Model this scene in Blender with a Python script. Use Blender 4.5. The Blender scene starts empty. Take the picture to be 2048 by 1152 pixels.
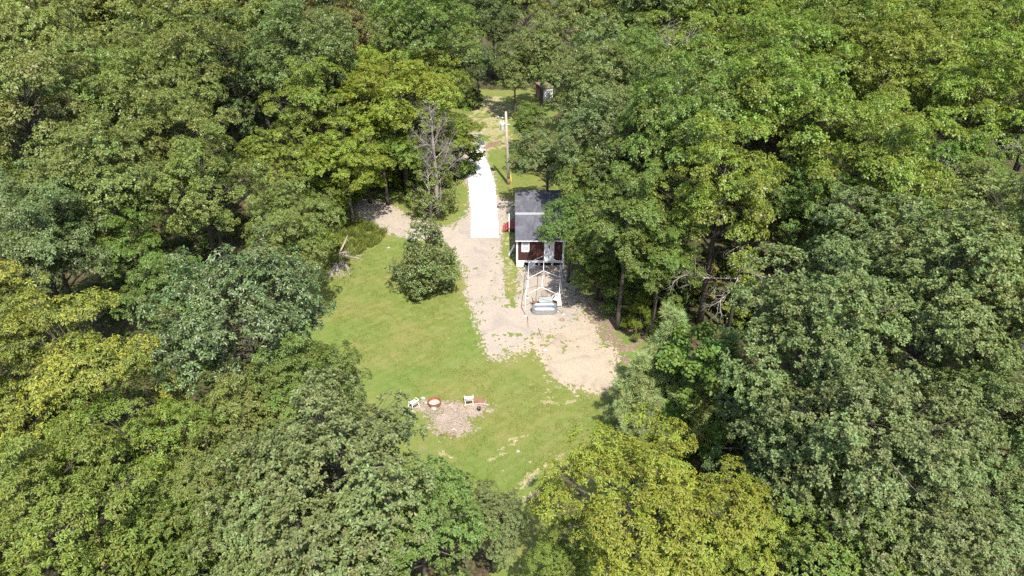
import bpy, bmesh, math, random
import numpy as np
from mathutils import Vector, Matrix

# ------------------------------------------------------------------ camera, sky, sun, exposure
scene = bpy.context.scene
COL = scene.collection
CAM_H, PITCH, FPX = 38.0, math.radians(33.0), 1462.0
cam_d = bpy.data.cameras.new('camera')
cam = bpy.data.objects.new('camera', cam_d)
COL.objects.link(cam)
cam.location = (0, 0, CAM_H)
cam.rotation_euler = (math.pi / 2 - PITCH, 0, 0)
cam_d.sensor_width = 36.0
cam_d.lens = 36.0 * FPX / 2048.0
cam_d.clip_end = 4000
scene.camera = cam

SUN_EL = math.radians(58.0)
SUN_AZ = math.atan2(0.28, -0.96)           # towards the sun, measured from +Y to +X
world = bpy.data.worlds.new('World')
scene.world = world
world.use_nodes = True
wn = world.node_tree
sky_n = wn.nodes.new('ShaderNodeTexSky')
sky_n.sky_type = 'NISHITA'
sky_n.sun_disc = False
sky_n.sun_elevation = SUN_EL
sky_n.sun_rotation = SUN_AZ
sky_n.dust_density = 1.6
wn.links.new(sky_n.outputs[0], wn.nodes['Background'].inputs[0])
wn.nodes['Background'].inputs[1].default_value = 0.15

sun_d = bpy.data.lights.new('sun', 'SUN')
sun_d.energy = 4.3
sun_d.angle = math.radians(0.55)
sun_d.color = (1.0, 0.95, 0.86)
sun = bpy.data.objects.new('sun', sun_d)
COL.objects.link(sun)
sdir = Vector((math.sin(SUN_AZ) * math.cos(SUN_EL), math.cos(SUN_AZ) * math.cos(SUN_EL), math.sin(SUN_EL)))
sun.rotation_euler = (-sdir).to_track_quat('-Z', 'Y').to_euler()
sun.location = (20, -60, 90)

scene.view_settings.view_transform = 'Standard'
scene.view_settings.look = 'None'
scene.view_settings.exposure = 1.08
scene.view_settings.gamma = 1.0
scene.view_settings.use_curve_mapping = False
scene.render.engine = 'CYCLES'
scene.cycles.max_bounces = 7
scene.cycles.diffuse_bounces = 4
scene.cycles.glossy_bounces = 2
scene.cycles.transmission_bounces = 4
scene.cycles.transparent_max_bounces = 4
scene.cycles.use_denoising = False
scene.cycles.filter_width = 1.5
scene.cycles.sample_clamp_indirect = 4.0


def at(u, v, z=0.0):
    """photo pixel -> point at height z; returns x, y, pixels per metre there"""
    dx = (u - 1024.0) / FPX
    dy = (576.0 - v) / FPX
    c, s = math.cos(PITCH), math.sin(PITCH)
    t = (z - CAM_H) / (-s + dy * c)
    return dx * t, (c + dy * s) * t, FPX / t


def proj(x, y, z):
    c, s = math.cos(PITCH), math.sin(PITCH)
    d = y * c + (CAM_H - z) * s
    up = y * s + (z - CAM_H) * c
    return 1024 + FPX * x / d, 576 - FPX * up / d, FPX / d


# ------------------------------------------------------------------ noise
def hash2(ix, iy, seed):
    h = (ix.astype(np.int64) * 374761393 + iy.astype(np.int64) * 668265263 + seed * 974634777) & 0xFFFFFFFF
    h = ((h ^ (h >> 13)) * 1274126177) & 0xFFFFFFFF
    h = h ^ (h >> 16)
    return (h & 0xFFFFFF) / float(0xFFFFFF)


def vnoise(x, y, seed=0):
    x = np.asarray(x, float); y = np.asarray(y, float)
    ix = np.floor(x); iy = np.floor(y)
    fx = x - ix; fy = y - iy
    fx = fx * fx * (3 - 2 * fx); fy = fy * fy * (3 - 2 * fy)
    a = hash2(ix, iy, seed); b = hash2(ix + 1, iy, seed)
    c = hash2(ix, iy + 1, seed); d = hash2(ix + 1, iy + 1, seed)
    return (a * (1 - fx) + b * fx) * (1 - fy) + (c * (1 - fx) + d * fx) * fy


def fbm(x, y, seed=0, octs=4):
    s = 0; a = 0.5
    for i in range(octs):
        s = s + a * (vnoise(x, y, seed + i * 17) - 0.5) * 2
        x = x * 2.03 + 3.1; y = y * 2.03 + 1.7; a *= 0.55
    return s


# ------------------------------------------------------------------ materials
def new_mat(name):
    m = bpy.data.materials.new(name)
    m.use_nodes = True
    nt = m.node_tree
    b = nt.nodes['Principled BSDF']
    return m, nt, b


def nd(nt, typ, **kw):
    n = nt.nodes.new(typ)
    for k, v in kw.items():
        setattr(n, k, v)
    return n


def ramp(nt, fac, stops, interp='LINEAR'):
    r = nt.nodes.new('ShaderNodeValToRGB')
    r.color_ramp.interpolation = interp
    el = r.color_ramp.elements
    while len(el) > 1:
        el.remove(el[0])
    el[0].position = stops[0][0]; el[0].color = (*stops[0][1], 1)
    for p, c in stops[1:]:
        e = el.new(p); e.color = (*c, 1)
    nt.links.new(fac, r.inputs[0])
    return r.outputs[0]


def noise_tex(nt, scale, detail=6, rough=0.6, vec=None, dist=0.0):
    n = nt.nodes.new('ShaderNodeTexNoise')
    n.inputs['Scale'].default_value = scale
    n.inputs['Detail'].default_value = detail
    n.inputs['Roughness'].default_value = rough
    n.inputs['Distortion'].default_value = dist
    if vec is not None:
        nt.links.new(vec, n.inputs['Vector'])
    return n.outputs['Fac']


def mixc(nt, fac, a, b, blend='MIX'):
    m = nt.nodes.new('ShaderNodeMix')
    m.data_type = 'RGBA'; m.blend_type = blend
    for sock, val in ((m.inputs['Factor'], fac), (m.inputs['A'] if False else m.inputs[6], a), (m.inputs[7], b)):
        if hasattr(val, 'links'):
            nt.links.new(val, sock)
        elif isinstance(val, (int, float)):
            sock.default_value = val
        else:
            sock.default_value = (*val, 1)
    return m.outputs[2]


def wpos(nt, scale=(1, 1, 1)):
    g = nt.nodes.new('ShaderNodeNewGeometry')
    m = nt.nodes.new('ShaderNodeMapping')
    m.inputs['Scale'].default_value = scale
    nt.links.new(g.outputs['Position'], m.inputs['Vector'])
    return m.outputs[0]


def bump(nt, b, h, strength=0.5, dist=0.02):
    n = nt.nodes.new('ShaderNodeBump')
    n.inputs['Strength'].default_value = strength
    n.inputs['Distance'].default_value = dist
    nt.links.new(h, n.inputs['Height'])
    nt.links.new(n.outputs[0], b.inputs['Normal'])


def simple_mat(name, c1, c2=None, scale=6.0, rough=0.7, metal=0.0, spec=0.4, detail=5):
    m, nt, b = new_mat(name)
    c2 = c2 or tuple(x * 0.75 for x in c1)
    tc = nt.nodes.new('ShaderNodeTexCoord')
    f = noise_tex(nt, scale, detail, 0.65, tc.outputs['Object'])
    col = ramp(nt, f, [(0.32, c2), (0.68, c1)])
    nt.links.new(col, b.inputs['Base Color'])
    b.inputs['Roughness'].default_value = rough
    b.inputs['Metallic'].default_value = metal
    b.inputs['Specular IOR Level'].default_value = spec
    return m


M = {}


def leaf_material(name, gloss=0.45, spec=0.45, trans=0.28, autumn=(0.33, 0.29, 0.045)):
    m, nt, b = new_mat(name)
    oi = nt.nodes.new('ShaderNodeObjectInfo')
    a = nd(nt, 'ShaderNodeAttribute', attribute_name='leaf')
    sep = nt.nodes.new('ShaderNodeSeparateXYZ')
    nt.links.new(a.outputs['Vector'], sep.inputs[0])
    # autumn share: object alpha decides how many sprays have turned
    mm = nd(nt, 'ShaderNodeMath', operation='MULTIPLY')
    nt.links.new(sep.outputs[2], mm.inputs[0]); mm.inputs[1].default_value = 0.6
    ma = nd(nt, 'ShaderNodeMath', operation='MULTIPLY_ADD')
    nt.links.new(sep.outputs[1], ma.inputs[0]); ma.inputs[1].default_value = 0.4
    nt.links.new(mm.outputs[0], ma.inputs[2])
    inv = nd(nt, 'ShaderNodeMath', operation='SUBTRACT'); inv.inputs[0].default_value = 1.0
    nt.links.new(oi.outputs['Alpha'], inv.inputs[1])
    mr = nt.nodes.new('ShaderNodeMapRange')
    mr.interpolation_type = 'SMOOTHSTEP'
    nt.links.new(ma.outputs[0], mr.inputs['Value'])
    nt.links.new(inv.outputs[0], mr.inputs['From Min'])
    ad = nd(nt, 'ShaderNodeMath', operation='ADD'); ad.inputs[1].default_value = 0.35
    nt.links.new(inv.outputs[0], ad.inputs[0])
    nt.links.new(ad.outputs[0], mr.inputs['From Max'])
    mr.inputs['To Max'].default_value = 0.68
    col = mixc(nt, mr.outputs[0], oi.outputs['Color'], autumn)
    # leaf to leaf variation
    hs = nt.nodes.new('ShaderNodeHueSaturation')
    mv = nt.nodes.new('ShaderNodeMapRange')
    nt.links.new(sep.outputs[0], mv.inputs['Value'])
    mv.inputs['To Min'].default_value = 0.68; mv.inputs['To Max'].default_value = 1.36
    mlv = nt.nodes.new('ShaderNodeMapRange')
    nt.links.new(sep.outputs[2], mlv.inputs['Value'])
    mlv.inputs['To Min'].default_value = 0.86; mlv.inputs['To Max'].default_value = 1.16
    mvm = nd(nt, 'ShaderNodeMath', operation='MULTIPLY')
    nt.links.new(mv.outputs[0], mvm.inputs[0]); nt.links.new(mlv.outputs[0], mvm.inputs[1])
    nt.links.new(mvm.outputs[0], hs.inputs['Value'])
    mh = nt.nodes.new('ShaderNodeMapRange')
    mhh = nd(nt, 'ShaderNodeMix', data_type='FLOAT'); mhh.inputs[0].default_value = .45
    nt.links.new(sep.outputs[1], mhh.inputs[2]); nt.links.new(sep.outputs[2], mhh.inputs[3])
    nt.links.new(mhh.outputs[0], mh.inputs['Value'])
    mh.inputs['To Min'].default_value = 0.463; mh.inputs['To Max'].default_value = 0.531
    nt.links.new(mh.outputs[0], hs.inputs['Hue'])
    nt.links.new(col, hs.inputs['Color'])
    nt.links.new(hs.outputs[0], b.inputs['Base Color'])
    b.inputs['Roughness'].default_value = gloss
    b.inputs['Specular IOR Level'].default_value = spec
    tr = nt.nodes.new('ShaderNodeBsdfTranslucent')
    tcol = mixc(nt, 1.0, hs.outputs[0], (1.25, 1.2, 0.55), 'MULTIPLY')
    nt.links.new(tcol, tr.inputs['Color'])
    mx = nt.nodes.new('ShaderNodeMixShader')
    mx.inputs[0].default_value = trans
    nt.links.new(b.outputs[0], mx.inputs[1]); nt.links.new(tr.outputs[0], mx.inputs[2])
    nt.links.new(mx.outputs[0], nt.nodes['Material Output'].inputs[0])
    return m


M['leaf'] = leaf_material('leaf', .43, .40, .37)
M['leaf_glossy'] = leaf_material('leaf_glossy', 0.36, 0.55, 0.24)
M['needle'] = leaf_material('needle', 0.6, 0.2, 0.42, (0.30, 0.16, 0.05))
M['bark'] = simple_mat('bark', (0.115, 0.097, 0.078), (0.05, 0.042, 0.034), 9, 0.95, spec=0.1)
M['bark_pale'] = simple_mat('bark_pale', (0.40, 0.36, 0.31), (0.2, 0.175, 0.15), 7, 0.95, spec=0.1)
M['bark_grey'] = simple_mat('bark_grey', (.27, .24, .20), (.13, .115, .095), 7, .95, spec=.1)
M['bark_dead'] = simple_mat('bark_dead', (.30, .265, .235), (.16, .14, .12), 7, .95, spec=.1)
M['bark_pine'] = simple_mat('bark_pine', (0.2, 0.13, 0.09), (0.08, 0.05, 0.035), 9, 0.95, spec=0.1)


# ------------------------------------------------------------------ mesh builder
def link(o, parent=None):
    COL.objects.link(o)
    if parent is not None:
        o.parent = parent
    return o


def empty(name, loc=(0, 0, 0), rz=0.0, sc=(1, 1, 1)):
    o = bpy.data.objects.new(name, None)
    o.empty_display_size = 0.2
    o.location = loc; o.rotation_euler = (0, 0, rz); o.scale = sc
    return link(o)


def tag(o, label=None, cat=None, group=None, kind=None):
    if label: o['label'] = label
    if cat: o['category'] = cat
    if group: o['group'] = group
    if kind: o['kind'] = kind
    return o


class MB:
    def __init__(self):
        self.v = []; self.f = []

    def add(self, vs, fs):
        k = len(self.v)
        self.v.extend([tuple(p) for p in vs])
        self.f.extend([tuple(i + k for i in q) for q in fs])
        return self

    def box(self, x0, x1, y0, y1, z0, z1):
        vs = [(x0, y0, z0), (x1, y0, z0), (x1, y1, z0), (x0, y1, z0), (x0, y0, z1), (x1, y0, z1), (x1, y1, z1), (x0, y1, z1)]
        return self.add(vs, [(0, 3, 2, 1), (4, 5, 6, 7), (0, 1, 5, 4), (1, 2, 6, 5), (2, 3, 7, 6), (3, 0, 4, 7)])

    def bar(self, a, b, w, h=None):
        """square bar from a to b"""
        return self.tube([a, b], [w / 2 * 1.414] * 2, 4)

    def tube(self, pts, rad, n=6, cap=True, twist=math.pi / 4):
        pts = [Vector(p) for p in pts]
        if isinstance(rad, (int, float)):
            rad = [rad] * len(pts)
        vs = []; fs = []
        ref = Vector((0.13, 0.27, 0.95)).normalized()
        for i, p in enumerate(pts):
            d = (pts[min(i + 1, len(pts) - 1)] - pts[max(i - 1, 0)])
            d = d.normalized() if d.length > 1e-9 else Vector((0, 0, 1))
            r2 = ref if abs(d.dot(ref)) < 0.97 else Vector((1, 0, 0))
            s = d.cross(r2).normalized(); t = s.cross(d)
            for k in range(n):
                a = twist + 2 * math.pi * k / n
                vs.append(p + (s * math.cos(a) + t * math.sin(a)) * rad[i])
        for i in range(len(pts) - 1):
            for k in range(n):
                fs.append((i * n + k, i * n + (k + 1) % n, (i + 1) * n + (k + 1) % n, (i + 1) * n + k))
        if cap:
            fs.append(tuple(range(n))[::-1]); fs.append(tuple((len(pts) - 1) * n + k for k in range(n)))
        return self.add(vs, fs)

    def lathe(self, prof, n=20, c=(0, 0, 0), sx=1.0, sy=1.0):
        vs = []; fs = []
        for r, z in prof:
            for k in range(n):
                a = 2 * math.pi * k / n
                vs.append((c[0] + r * math.cos(a) * sx, c[1] + r * math.sin(a) * sy, c[2] + z))
        for i in range(len(prof) - 1):
            for k in range(n):
                fs.append((i * n + k, i * n + (k + 1) % n, (i + 1) * n + (k + 1) % n, (i + 1) * n + k))
        return self.add(vs, fs)

    def prism(self, poly, z0, z1):
        n = len(poly)
        vs = [(x, y, z0) for x, y in poly] + [(x, y, z1) for x, y in poly]
        fs = [tuple(range(n))[::-1], tuple(range(n, 2 * n))]
        for k in range(n):
            fs.append((k, (k + 1) % n, n + (k + 1) % n, n + k))
        return self.add(vs, fs)

    def mesh(self, name, mat, smooth=False):
        me = bpy.data.meshes.new(name)
        me.from_pydata(self.v, [], self.f)
        me.materials.append(mat)
        if smooth:
            me.polygons.foreach_set('use_smooth', [True] * len(me.polygons))
        me.update()
        return me

    def build(self, name, mat, parent=None, smooth=False, bevel=0.0):
        o = bpy.data.objects.new(name, self.mesh(name, mat, smooth))
        if bevel:
            bm = bmesh.new(); bm.from_mesh(o.data)
            bmesh.ops.bevel(bm, geom=bm.edges[:], offset=bevel, segments=2, affect='EDGES', profile=0.6)
            bm.to_mesh(o.data); bm.free()
        return link(o, parent)


def fast_mesh(name, V, Q, mat, attr=None):
    """numpy verts (n,3), quads (m,4)"""
    me = bpy.data.meshes.new(name)
    n, m = len(V), len(Q)
    k = Q.shape[1]
    me.vertices.add(n)
    me.vertices.foreach_set('co', np.ascontiguousarray(V, dtype=np.float32).ravel())
    me.loops.add(m * k)
    me.loops.foreach_set('vertex_index', np.ascontiguousarray(Q, dtype=np.int32).ravel())
    me.polygons.add(m)
    me.polygons.foreach_set('loop_start', np.arange(0, m * k, k, dtype=np.int32))
    me.polygons.foreach_set('loop_total', np.full(m, k, dtype=np.int32))
    if attr is not None:
        a = me.attributes.new('leaf', 'FLOAT_VECTOR', 'FACE')
        a.data.foreach_set('vector', np.ascontiguousarray(attr, dtype=np.float32).ravel())
    me.materials.append(mat)
    me.update()
    me.validate()
    return me


# ------------------------------------------------------------------ foliage
def unit(a):
    return a / np.maximum(np.linalg.norm(a, axis=-1, keepdims=True), 1e-9)


def rosettes(rng, P, A, lobe_r, nk, L, W, droop, incl=(50, 95), fold=0.25, two=False):
    """leaves round every spray. P (n,3) positions, A (n,3) axes -> V, Q, attr"""
    n = len(P)
    up = np.array([0, 0, 1.0])
    t1 = unit(np.cross(A, np.array([0.31, 0.95, 0.1])))
    t2 = np.cross(A, t1)
    az = (np.arange(nk) * 2.39996)[None, :] + rng.uniform(0, 6.28, (n, 1)) + rng.normal(0, 0.35, (n, nk))
    inc = np.radians(rng.uniform(incl[0], incl[1], (n, nk)))
    D = (A[:, None] * np.cos(inc)[..., None]
         + (t1[:, None] * np.cos(az)[..., None] + t2[:, None] * np.sin(az)[..., None]) * np.sin(inc)[..., None])
    D[..., 2] -= droop * rng.uniform(0.4, 1.5, (n, nk))
    D = unit(D)
    ref = unit(A[:, None] * 0.7 + up * 0.7 + rng.normal(0, 0.40, (n, nk, 3)))
    S = unit(np.cross(D, ref))
    N = np.cross(S, D)
    LL = (L * rng.uniform(0.7, 1.2, (n, nk)))[..., None]
    WW = W * LL / L
    base = P[:, None] + D * LL * rng.uniform(0.0, 0.45, (n, nk, 1)) - A[:, None] * rng.uniform(0, 0.35, (n, nk, 1)) * L
    if two:
        v = np.stack([base, base + D * LL * 0.5 + S * WW * .5 + N * WW * fold, base + D * LL - N * LL * 0.12,
                      base + D * LL * 0.5 - S * WW * .5 + N * WW * fold], axis=2)
        V = v.reshape(-1, 3)
        k = np.arange(n * nk)[:, None] * 4
        Q = k + np.array([[0, 1, 2, 3]])
        rep = 1
    else:
        v = np.stack([base,
                      base + D * LL * .34 + S * WW * .5 + N * WW * fold,
                      base + D * LL * .72 + S * WW * .42 + N * WW * fold * .6,
                      base + D * LL - N * LL * .16,
                      base + D * LL * .72 - S * WW * .42 + N * WW * fold * .6,
                      base + D * LL * .34 - S * WW * .5 + N * WW * fold], axis=2)
        V = v.reshape(-1, 3)
        k = np.arange(n * nk)[:, None] * 6
        Q = np.stack([k + np.array([[0, 1, 2, 3]]), k + np.array([[0, 3, 4, 5]])], axis=1).reshape(-1, 4)
        rep = 2
    at_ = np.stack([rng.random((n, nk)), np.repeat(rng.random((n, 1)), nk, 1), np.repeat(lobe_r[:, None], nk, 1)], -1).reshape(-1, 3)
    return V, Q, np.repeat(at_, rep, 0)


def curve_pts(a, b, rng, n=5, sag=0.12, wob=0.05):
    a = np.array(a, float); b = np.array(b, float)
    L = np.linalg.norm(b - a)
    out = []
    w = rng.normal(0, wob * L, 3)
    for i in range(n):
        t = i / (n - 1)
        p = a + (b - a) * t
        p = p + w * math.sin(math.pi * t) + np.array([0, 0, -sag * L * math.sin(math.pi * t) * (1 - t * .5)])
        out.append(p)
    return out


def bare_spray(mb, rng, p, d, L, r, depth=3):
    """forking dead twigs"""
    p = np.array(p, float); d = unit(np.array(d, float))
    mid = p + d * L * .5 + rng.normal(0, .06 * L, 3)
    e = p + d * L + rng.normal(0, .1 * L, 3)
    mb.tube([p, mid, e], [r, r * .75, r * .45], 4 if depth > 1 else 3, cap=False)
    if depth > 0:
        for k in range(rng.integers(2, 4)):
            t = rng.uniform(.35, 1.0)
            q = p + (mid - p) * min(1, t * 2) if t < .5 else mid + (e - mid) * (t - .5) * 2
            nd_ = d + rng.normal(0, .55, 3)
            bare_spray(mb, rng, q, nd_, L * rng.uniform(.45, .7), r * .5, depth - 1)


def broadleaf(name, seed, R=5.5, zc=12.0, Hv=5.2, nl=40, ns=48, nk=11, L=.19, W=.10, droop=.25, two=False,
              incl=(50, 95), mat='leaf', bark='bark', lobe=(.22, .36), low=118, squash=.68, dead=2, gap=0.0, trunk_r=.26):
    rng = np.random.default_rng(seed)
    up = np.array([0, 0, 1.0])
    lobes = []
    ga = 2.39996
    for i in range(nl):
        t = (i + .5) / nl
        pol = math.acos(1 - t * (1 - math.cos(math.radians(low))))
        pol += rng.normal(0, .10)
        az = ga * i + rng.normal(0, .3)
        k = rng.uniform(.55, .96) if rng.random() > .2 else rng.uniform(.25, .55)
        q = np.array([R * math.sin(pol) * math.cos(az), R * math.sin(pol) * math.sin(az), Hv * math.cos(pol)]) * k
        lobes.append((q, R * rng.uniform(*lobe) * (0.9 if k < .5 else 1.0), rng.random()))
    # a few leading lobes make the outline uneven
    for i in range(9):
        az = rng.uniform(0, 6.28); pol = rng.uniform(.1, 1.4)
        q = np.array([R * math.sin(pol) * math.cos(az), R * math.sin(pol) * math.sin(az), Hv * math.cos(pol)]) * rng.uniform(.92, 1.18)
        lobes.append((q, R * rng.uniform(.12, .22), rng.random()))
    if gap:
        lobes = [l for l in lobes if rng.random() > gap]
    C = np.array([0, 0, zc])
    Ps, As, Ls = [], [], []
    tips = []
    for q, r, lr in lobes:
        n = int(ns * (r / (R * sum(lobe) / 2)) ** 2)
        out = unit(q * np.array([1, 1, .7]) + np.array([0, 0, .4 * R]))
        d = unit(rng.normal(0, 1, (n * 3, 3)))
        d = d[(d @ (out * .6 + up * .55)) > rng.uniform(-.55, .15, n * 3)][:n]
        n = len(d)
        sub = unit(rng.normal(0, 1, (9, 3)) + out * .8)
        near = sub[np.argmax(d @ sub.T, axis=1)]
        d = unit(d * .62 + near * .38 + rng.normal(0, .05, d.shape))
        rad = rng.uniform(.78, 1.06, (n, 1))
        inner = rng.random((n, 1)) < .21
        rad = np.where(inner, rng.uniform(.2, .75, (n, 1)), rad)
        P = C + q + d * np.array([1, 1, squash]) * r * rad
        A = unit(d * .75 + up * .55 + out * .25 + rng.normal(0, .22, d.shape))
        Ps.append(P); As.append(A); Ls.append(np.clip(lr + rng.normal(0, .12, n), 0, 1))
        tips.append((C + q, r, P))
    P = np.concatenate(Ps); A = np.concatenate(As); LR = np.concatenate(Ls)
    V, Q, AT = rosettes(rng, P, A, LR, nk, L, W, droop, incl, two=two)
    crown = fast_mesh('crown', V, Q, M[mat], AT)
    # trunk and limbs
    tb = MB(); br = MB()
    lean = rng.normal(0, .25, 2)
    tp = [np.array([lean[0] * (z / zc) ** 2 + rng.normal(0, .05), lean[1] * (z / zc) ** 2 + rng.normal(0, .05), z])
          for z in np.linspace(0, zc + Hv * .45, 8)]
    tr = [trunk_r * s for s in (1.35, 1.0, .9, .8, .66, .5, .34, .16)]
    tp[0][2] = -.3
    tb.tube(tp, tr, 9)

    def on_trunk(z):
        z = min(max(z, 1.0), tp[-1][2] - .2)
        for i in range(7):
            if tp[i + 1][2] >= z:
                f = (z - tp[i][2]) / (tp[i + 1][2] - tp[i][2])
                return tp[i] + (tp[i + 1] - tp[i]) * f, tr[i] + (tr[i + 1] - tr[i]) * f
        return tp[-1], tr[-1]
    for q, r, Pl in tips:
        hd = math.hypot(q[0], q[1])
        z0 = max(zc - Hv * .75, q[2] - hd * rng.uniform(.45, .8) - .3)
        a, ra = on_trunk(z0)
        rr = min(ra * .55, .03 + .016 * np.linalg.norm(q - a))
        pts = curve_pts(a, q, rng, 6, -.06, .05)
        br.tube(pts, [rr * s for s in (1, .85, .7, .55, .42, .3)], 5, cap=False)
        pick = rng.choice(len(Pl), min(len(Pl), 9), replace=False)
        for j in pick:
            s = pts[3] + (q - pts[3]) * rng.uniform(0, 1)
            br.tube(curve_pts(s, Pl[j], rng, 3, .0, .06), [rr * .3, rr * .2, .006], 3, cap=False)
    dls = []
    for k in range(dead):
        db = MB()
        az = rng.uniform(0, 6.28); z0 = rng.uniform(zc - Hv * .5, zc + Hv * .3)
        a, ra = on_trunk(z0)
        d = np.array([math.cos(az), math.sin(az), rng.uniform(-.1, .5)])
        Lb = R * rng.uniform(.4, .66)
        m_ = a + d * Lb
        db.tube(curve_pts(a, m_, rng, 5, -.05, .06), [.045, .04, .034, .028, .022], 5, cap=False)
        bare_spray(db, rng, m_, d, R * .2, .018, 3)
        dls.append(db)
    T = dict(name=name, R=R, zc=zc, top=zc + Hv, parts=[('trunk', tb.mesh('trunk', M[bark], True)),
             ('branches', br.mesh('branches', M[bark], True)), ('crown', crown)])
    for db in dls:
        T['parts'].append(('dead_limb', db.mesh('dead_limb', M['bark_grey'], True)))
    return T


def pine_template(name, seed, H=9.0, R=2.5):
    rng = np.random.default_rng(seed)
    tb = MB(); br = MB()
    tb.tube([(0, 0, -.2), (.03, .02, H * .3), (-.03, .05, H * .65), (.02, .0, H * .97)], [.14, .12, .075, .02], 8)
    P, A, LR = [], [], []
    z = H * .12
    while z < H * .97:
        f = (z / H)
        rl = R * (1 - f) ** .8 * rng.uniform(.85, 1.1) + .22
        nb = rng.integers(4, 7)
        a0 = rng.uniform(0, 6.28)
        for k in range(nb):
            az = a0 + 6.28 * k / nb + rng.normal(0, .2)
            l = rl * rng.uniform(.7, 1.15)
            e = np.array([math.cos(az) * l, math.sin(az) * l, z + l * rng.uniform(.15, .55)])
            b = np.array([0, 0, z])
            pts = curve_pts(b, e, rng, 4, .1, .04)
            br.tube(pts, [.035, .028, .02, .01], 4, cap=False)
            lr = rng.random()
            m = max(4, int(l / .16))
            for j in range(m):
                t = .3 + .7 * (j + rng.random()) / m
                i = min(int(t * 3), 2)
                p = pts[i] + (pts[i + 1] - pts[i]) * (t * 3 - i)
                side = rng.normal(0, .17, 3) * (1.2 if t < .9 else .5)
                p2 = p + side + np.array([0, 0, .05])
                br.tube([p, p2], [.009, .006], 3, cap=False)
                P.append(p2); LR.append(lr)
                A.append(unit((e - b) / max(l, .1) * .6 + np.array([0, 0, .7]) + rng.normal(0, .3, 3)))
        z += rng.uniform(.3, .48) * (1.2 - .5 * f)
    for k in range(5):
        P.append(np.array([.02, 0, H * .97 + .05 * k])); A.append(np.array([0, 0, 1.])); LR.append(.5)
    V, Q, AT = rosettes(rng, np.array(P), np.array(A), np.array(LR), 42, .33, .030, .06, (10, 80), .1, True)
    return dict(name=name, R=R, zc=H * .5, top=H, parts=[('trunk', tb.mesh('trunk', M['bark_pine'], True)),
                ('branches', br.mesh('branches', M['bark_pine'], True)), ('crown', fast_mesh('crown', V, Q, M['needle'], AT))])


def sapling_template(name, seed, H=7.0, R=2.2, n=900, nk=8, L=.14, W=.11, mat='leaf', shape='oval', bare_top=0.0, bark='bark'):
    """small tree or shrub leafed nearly to the ground"""
    rng = np.random.default_rng(seed)
    tb = MB(); br = MB()
    tb.tube([(0, 0, -.2), (.05, .0, H * .3), (-.05, .08, H * .6), (.0, .0, H * .95)], [.13, .1, .06, .012], 7)
    nl = 54 if (shape == 'mound' or n > 1500) else 34
    P, A, LR = [], [], []
    for i in range(nl):
        t = (i + .5) / nl
        f = rng.uniform(.1, .98)
        if shape == 'mound':
            f = .08 + .9 * t ** 1.25
            rr = R * (1 - f) ** .55 * (.75 + .25 * min(1, f / .15))
        elif shape == 'cone':
            rr = R * (1 - f) ** .85 + .15
        else:
            rr = R * math.sin(math.pi * (.14 + .8 * f)) ** .8
        az = 2.39996 * i + rng.normal(0, .3)
        l = rr * rng.uniform(.62, 1.05)
        c = np.array([math.cos(az) * l, math.sin(az) * l, f * H])
        pts = curve_pts((0, 0, max(.3, f * H - l * .7)), c, rng, 4, -.05, .06)
        br.tube(pts, [.035, .028, .02, .012], 4, cap=False)
        m = int(n / nl * (rng.uniform(.25, 1.7) if shape == 'mound' else rng.uniform(.5, 1.5)))
        if shape == 'mound':
            c[:2] *= rng.uniform(.7, 1.15)
        if f > 1 - bare_top:
            m = int(m * .22)
        lr = rng.random()
        r = R * rng.uniform(.22, .36) * (.7 + .5 * (1 - f))
        d = unit(rng.normal(0, 1, (m, 3)))
        d = unit(d + c * np.array([1, 1, 0]) / max(l, .3) * .35 + np.array([0, 0, .2]))
        p = c + d * r * rng.uniform(.4, 1.05, (m, 1)) * np.array([1, 1, .8])
        p[:, 2] = np.maximum(p[:, 2], .12)
        for j in range(0, m, 5):
            br.tube([pts[2], p[j]], [.012, .005], 3, cap=False)
        P.append(p); A.append(unit(d * .7 + np.array([0, 0, .6]) + rng.normal(0, .3, (m, 3)))); LR.append(np.full(m, lr))
    V, Q, AT = rosettes(rng, np.concatenate(P), np.concatenate(A), np.concatenate(LR), nk, L, W, .2, (40, 95))
    return dict(name=name, R=R, zc=H * .5, top=H, parts=[('trunk', tb.mesh('trunk', M[bark], True)),
                ('branches', br.mesh('branches', M[bark], True)), ('crown', fast_mesh('crown', V, Q, M[mat], AT))])


TPL = {}
# near trees: fine leaves
TPL['oakA'] = broadleaf('oak', 11, L=.175, W=.105, droop=.12, nk=11, ns=84, nl=46, incl=(45, 92))
TPL['oakB'] = broadleaf('oak', 12, L=.175, W=.105, droop=.12, nk=11, ns=80, nl=50, incl=(45, 92), Hv=5.8, lobe=(.2, .34), gap=.05)
TPL['oakC'] = broadleaf('oak', 13, L=.175, W=.10, droop=.15, nk=11, ns=80, nl=44, incl=(45, 92), Hv=5.4, lobe=(.17, .36), gap=.12, dead=3)
TPL['chestA'] = broadleaf('chestnut_oak', 21, L=.20, W=.068, droop=.5, nk=11, ns=84, nl=46, incl=(50, 100))
TPL['chestB'] = broadleaf('chestnut_oak', 22, L=.20, W=.068, droop=.5, nk=11, ns=78, nl=52, incl=(50, 100), Hv=6.0, lobe=(.19, .33), gap=.1)
TPL['gloss'] = broadleaf('broadleaf_tree', 31, L=.2, W=.095, droop=.4, nk=10, ns=54, nl=50, mat='leaf_glossy', lobe=(.19, .31), dead=3)
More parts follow.
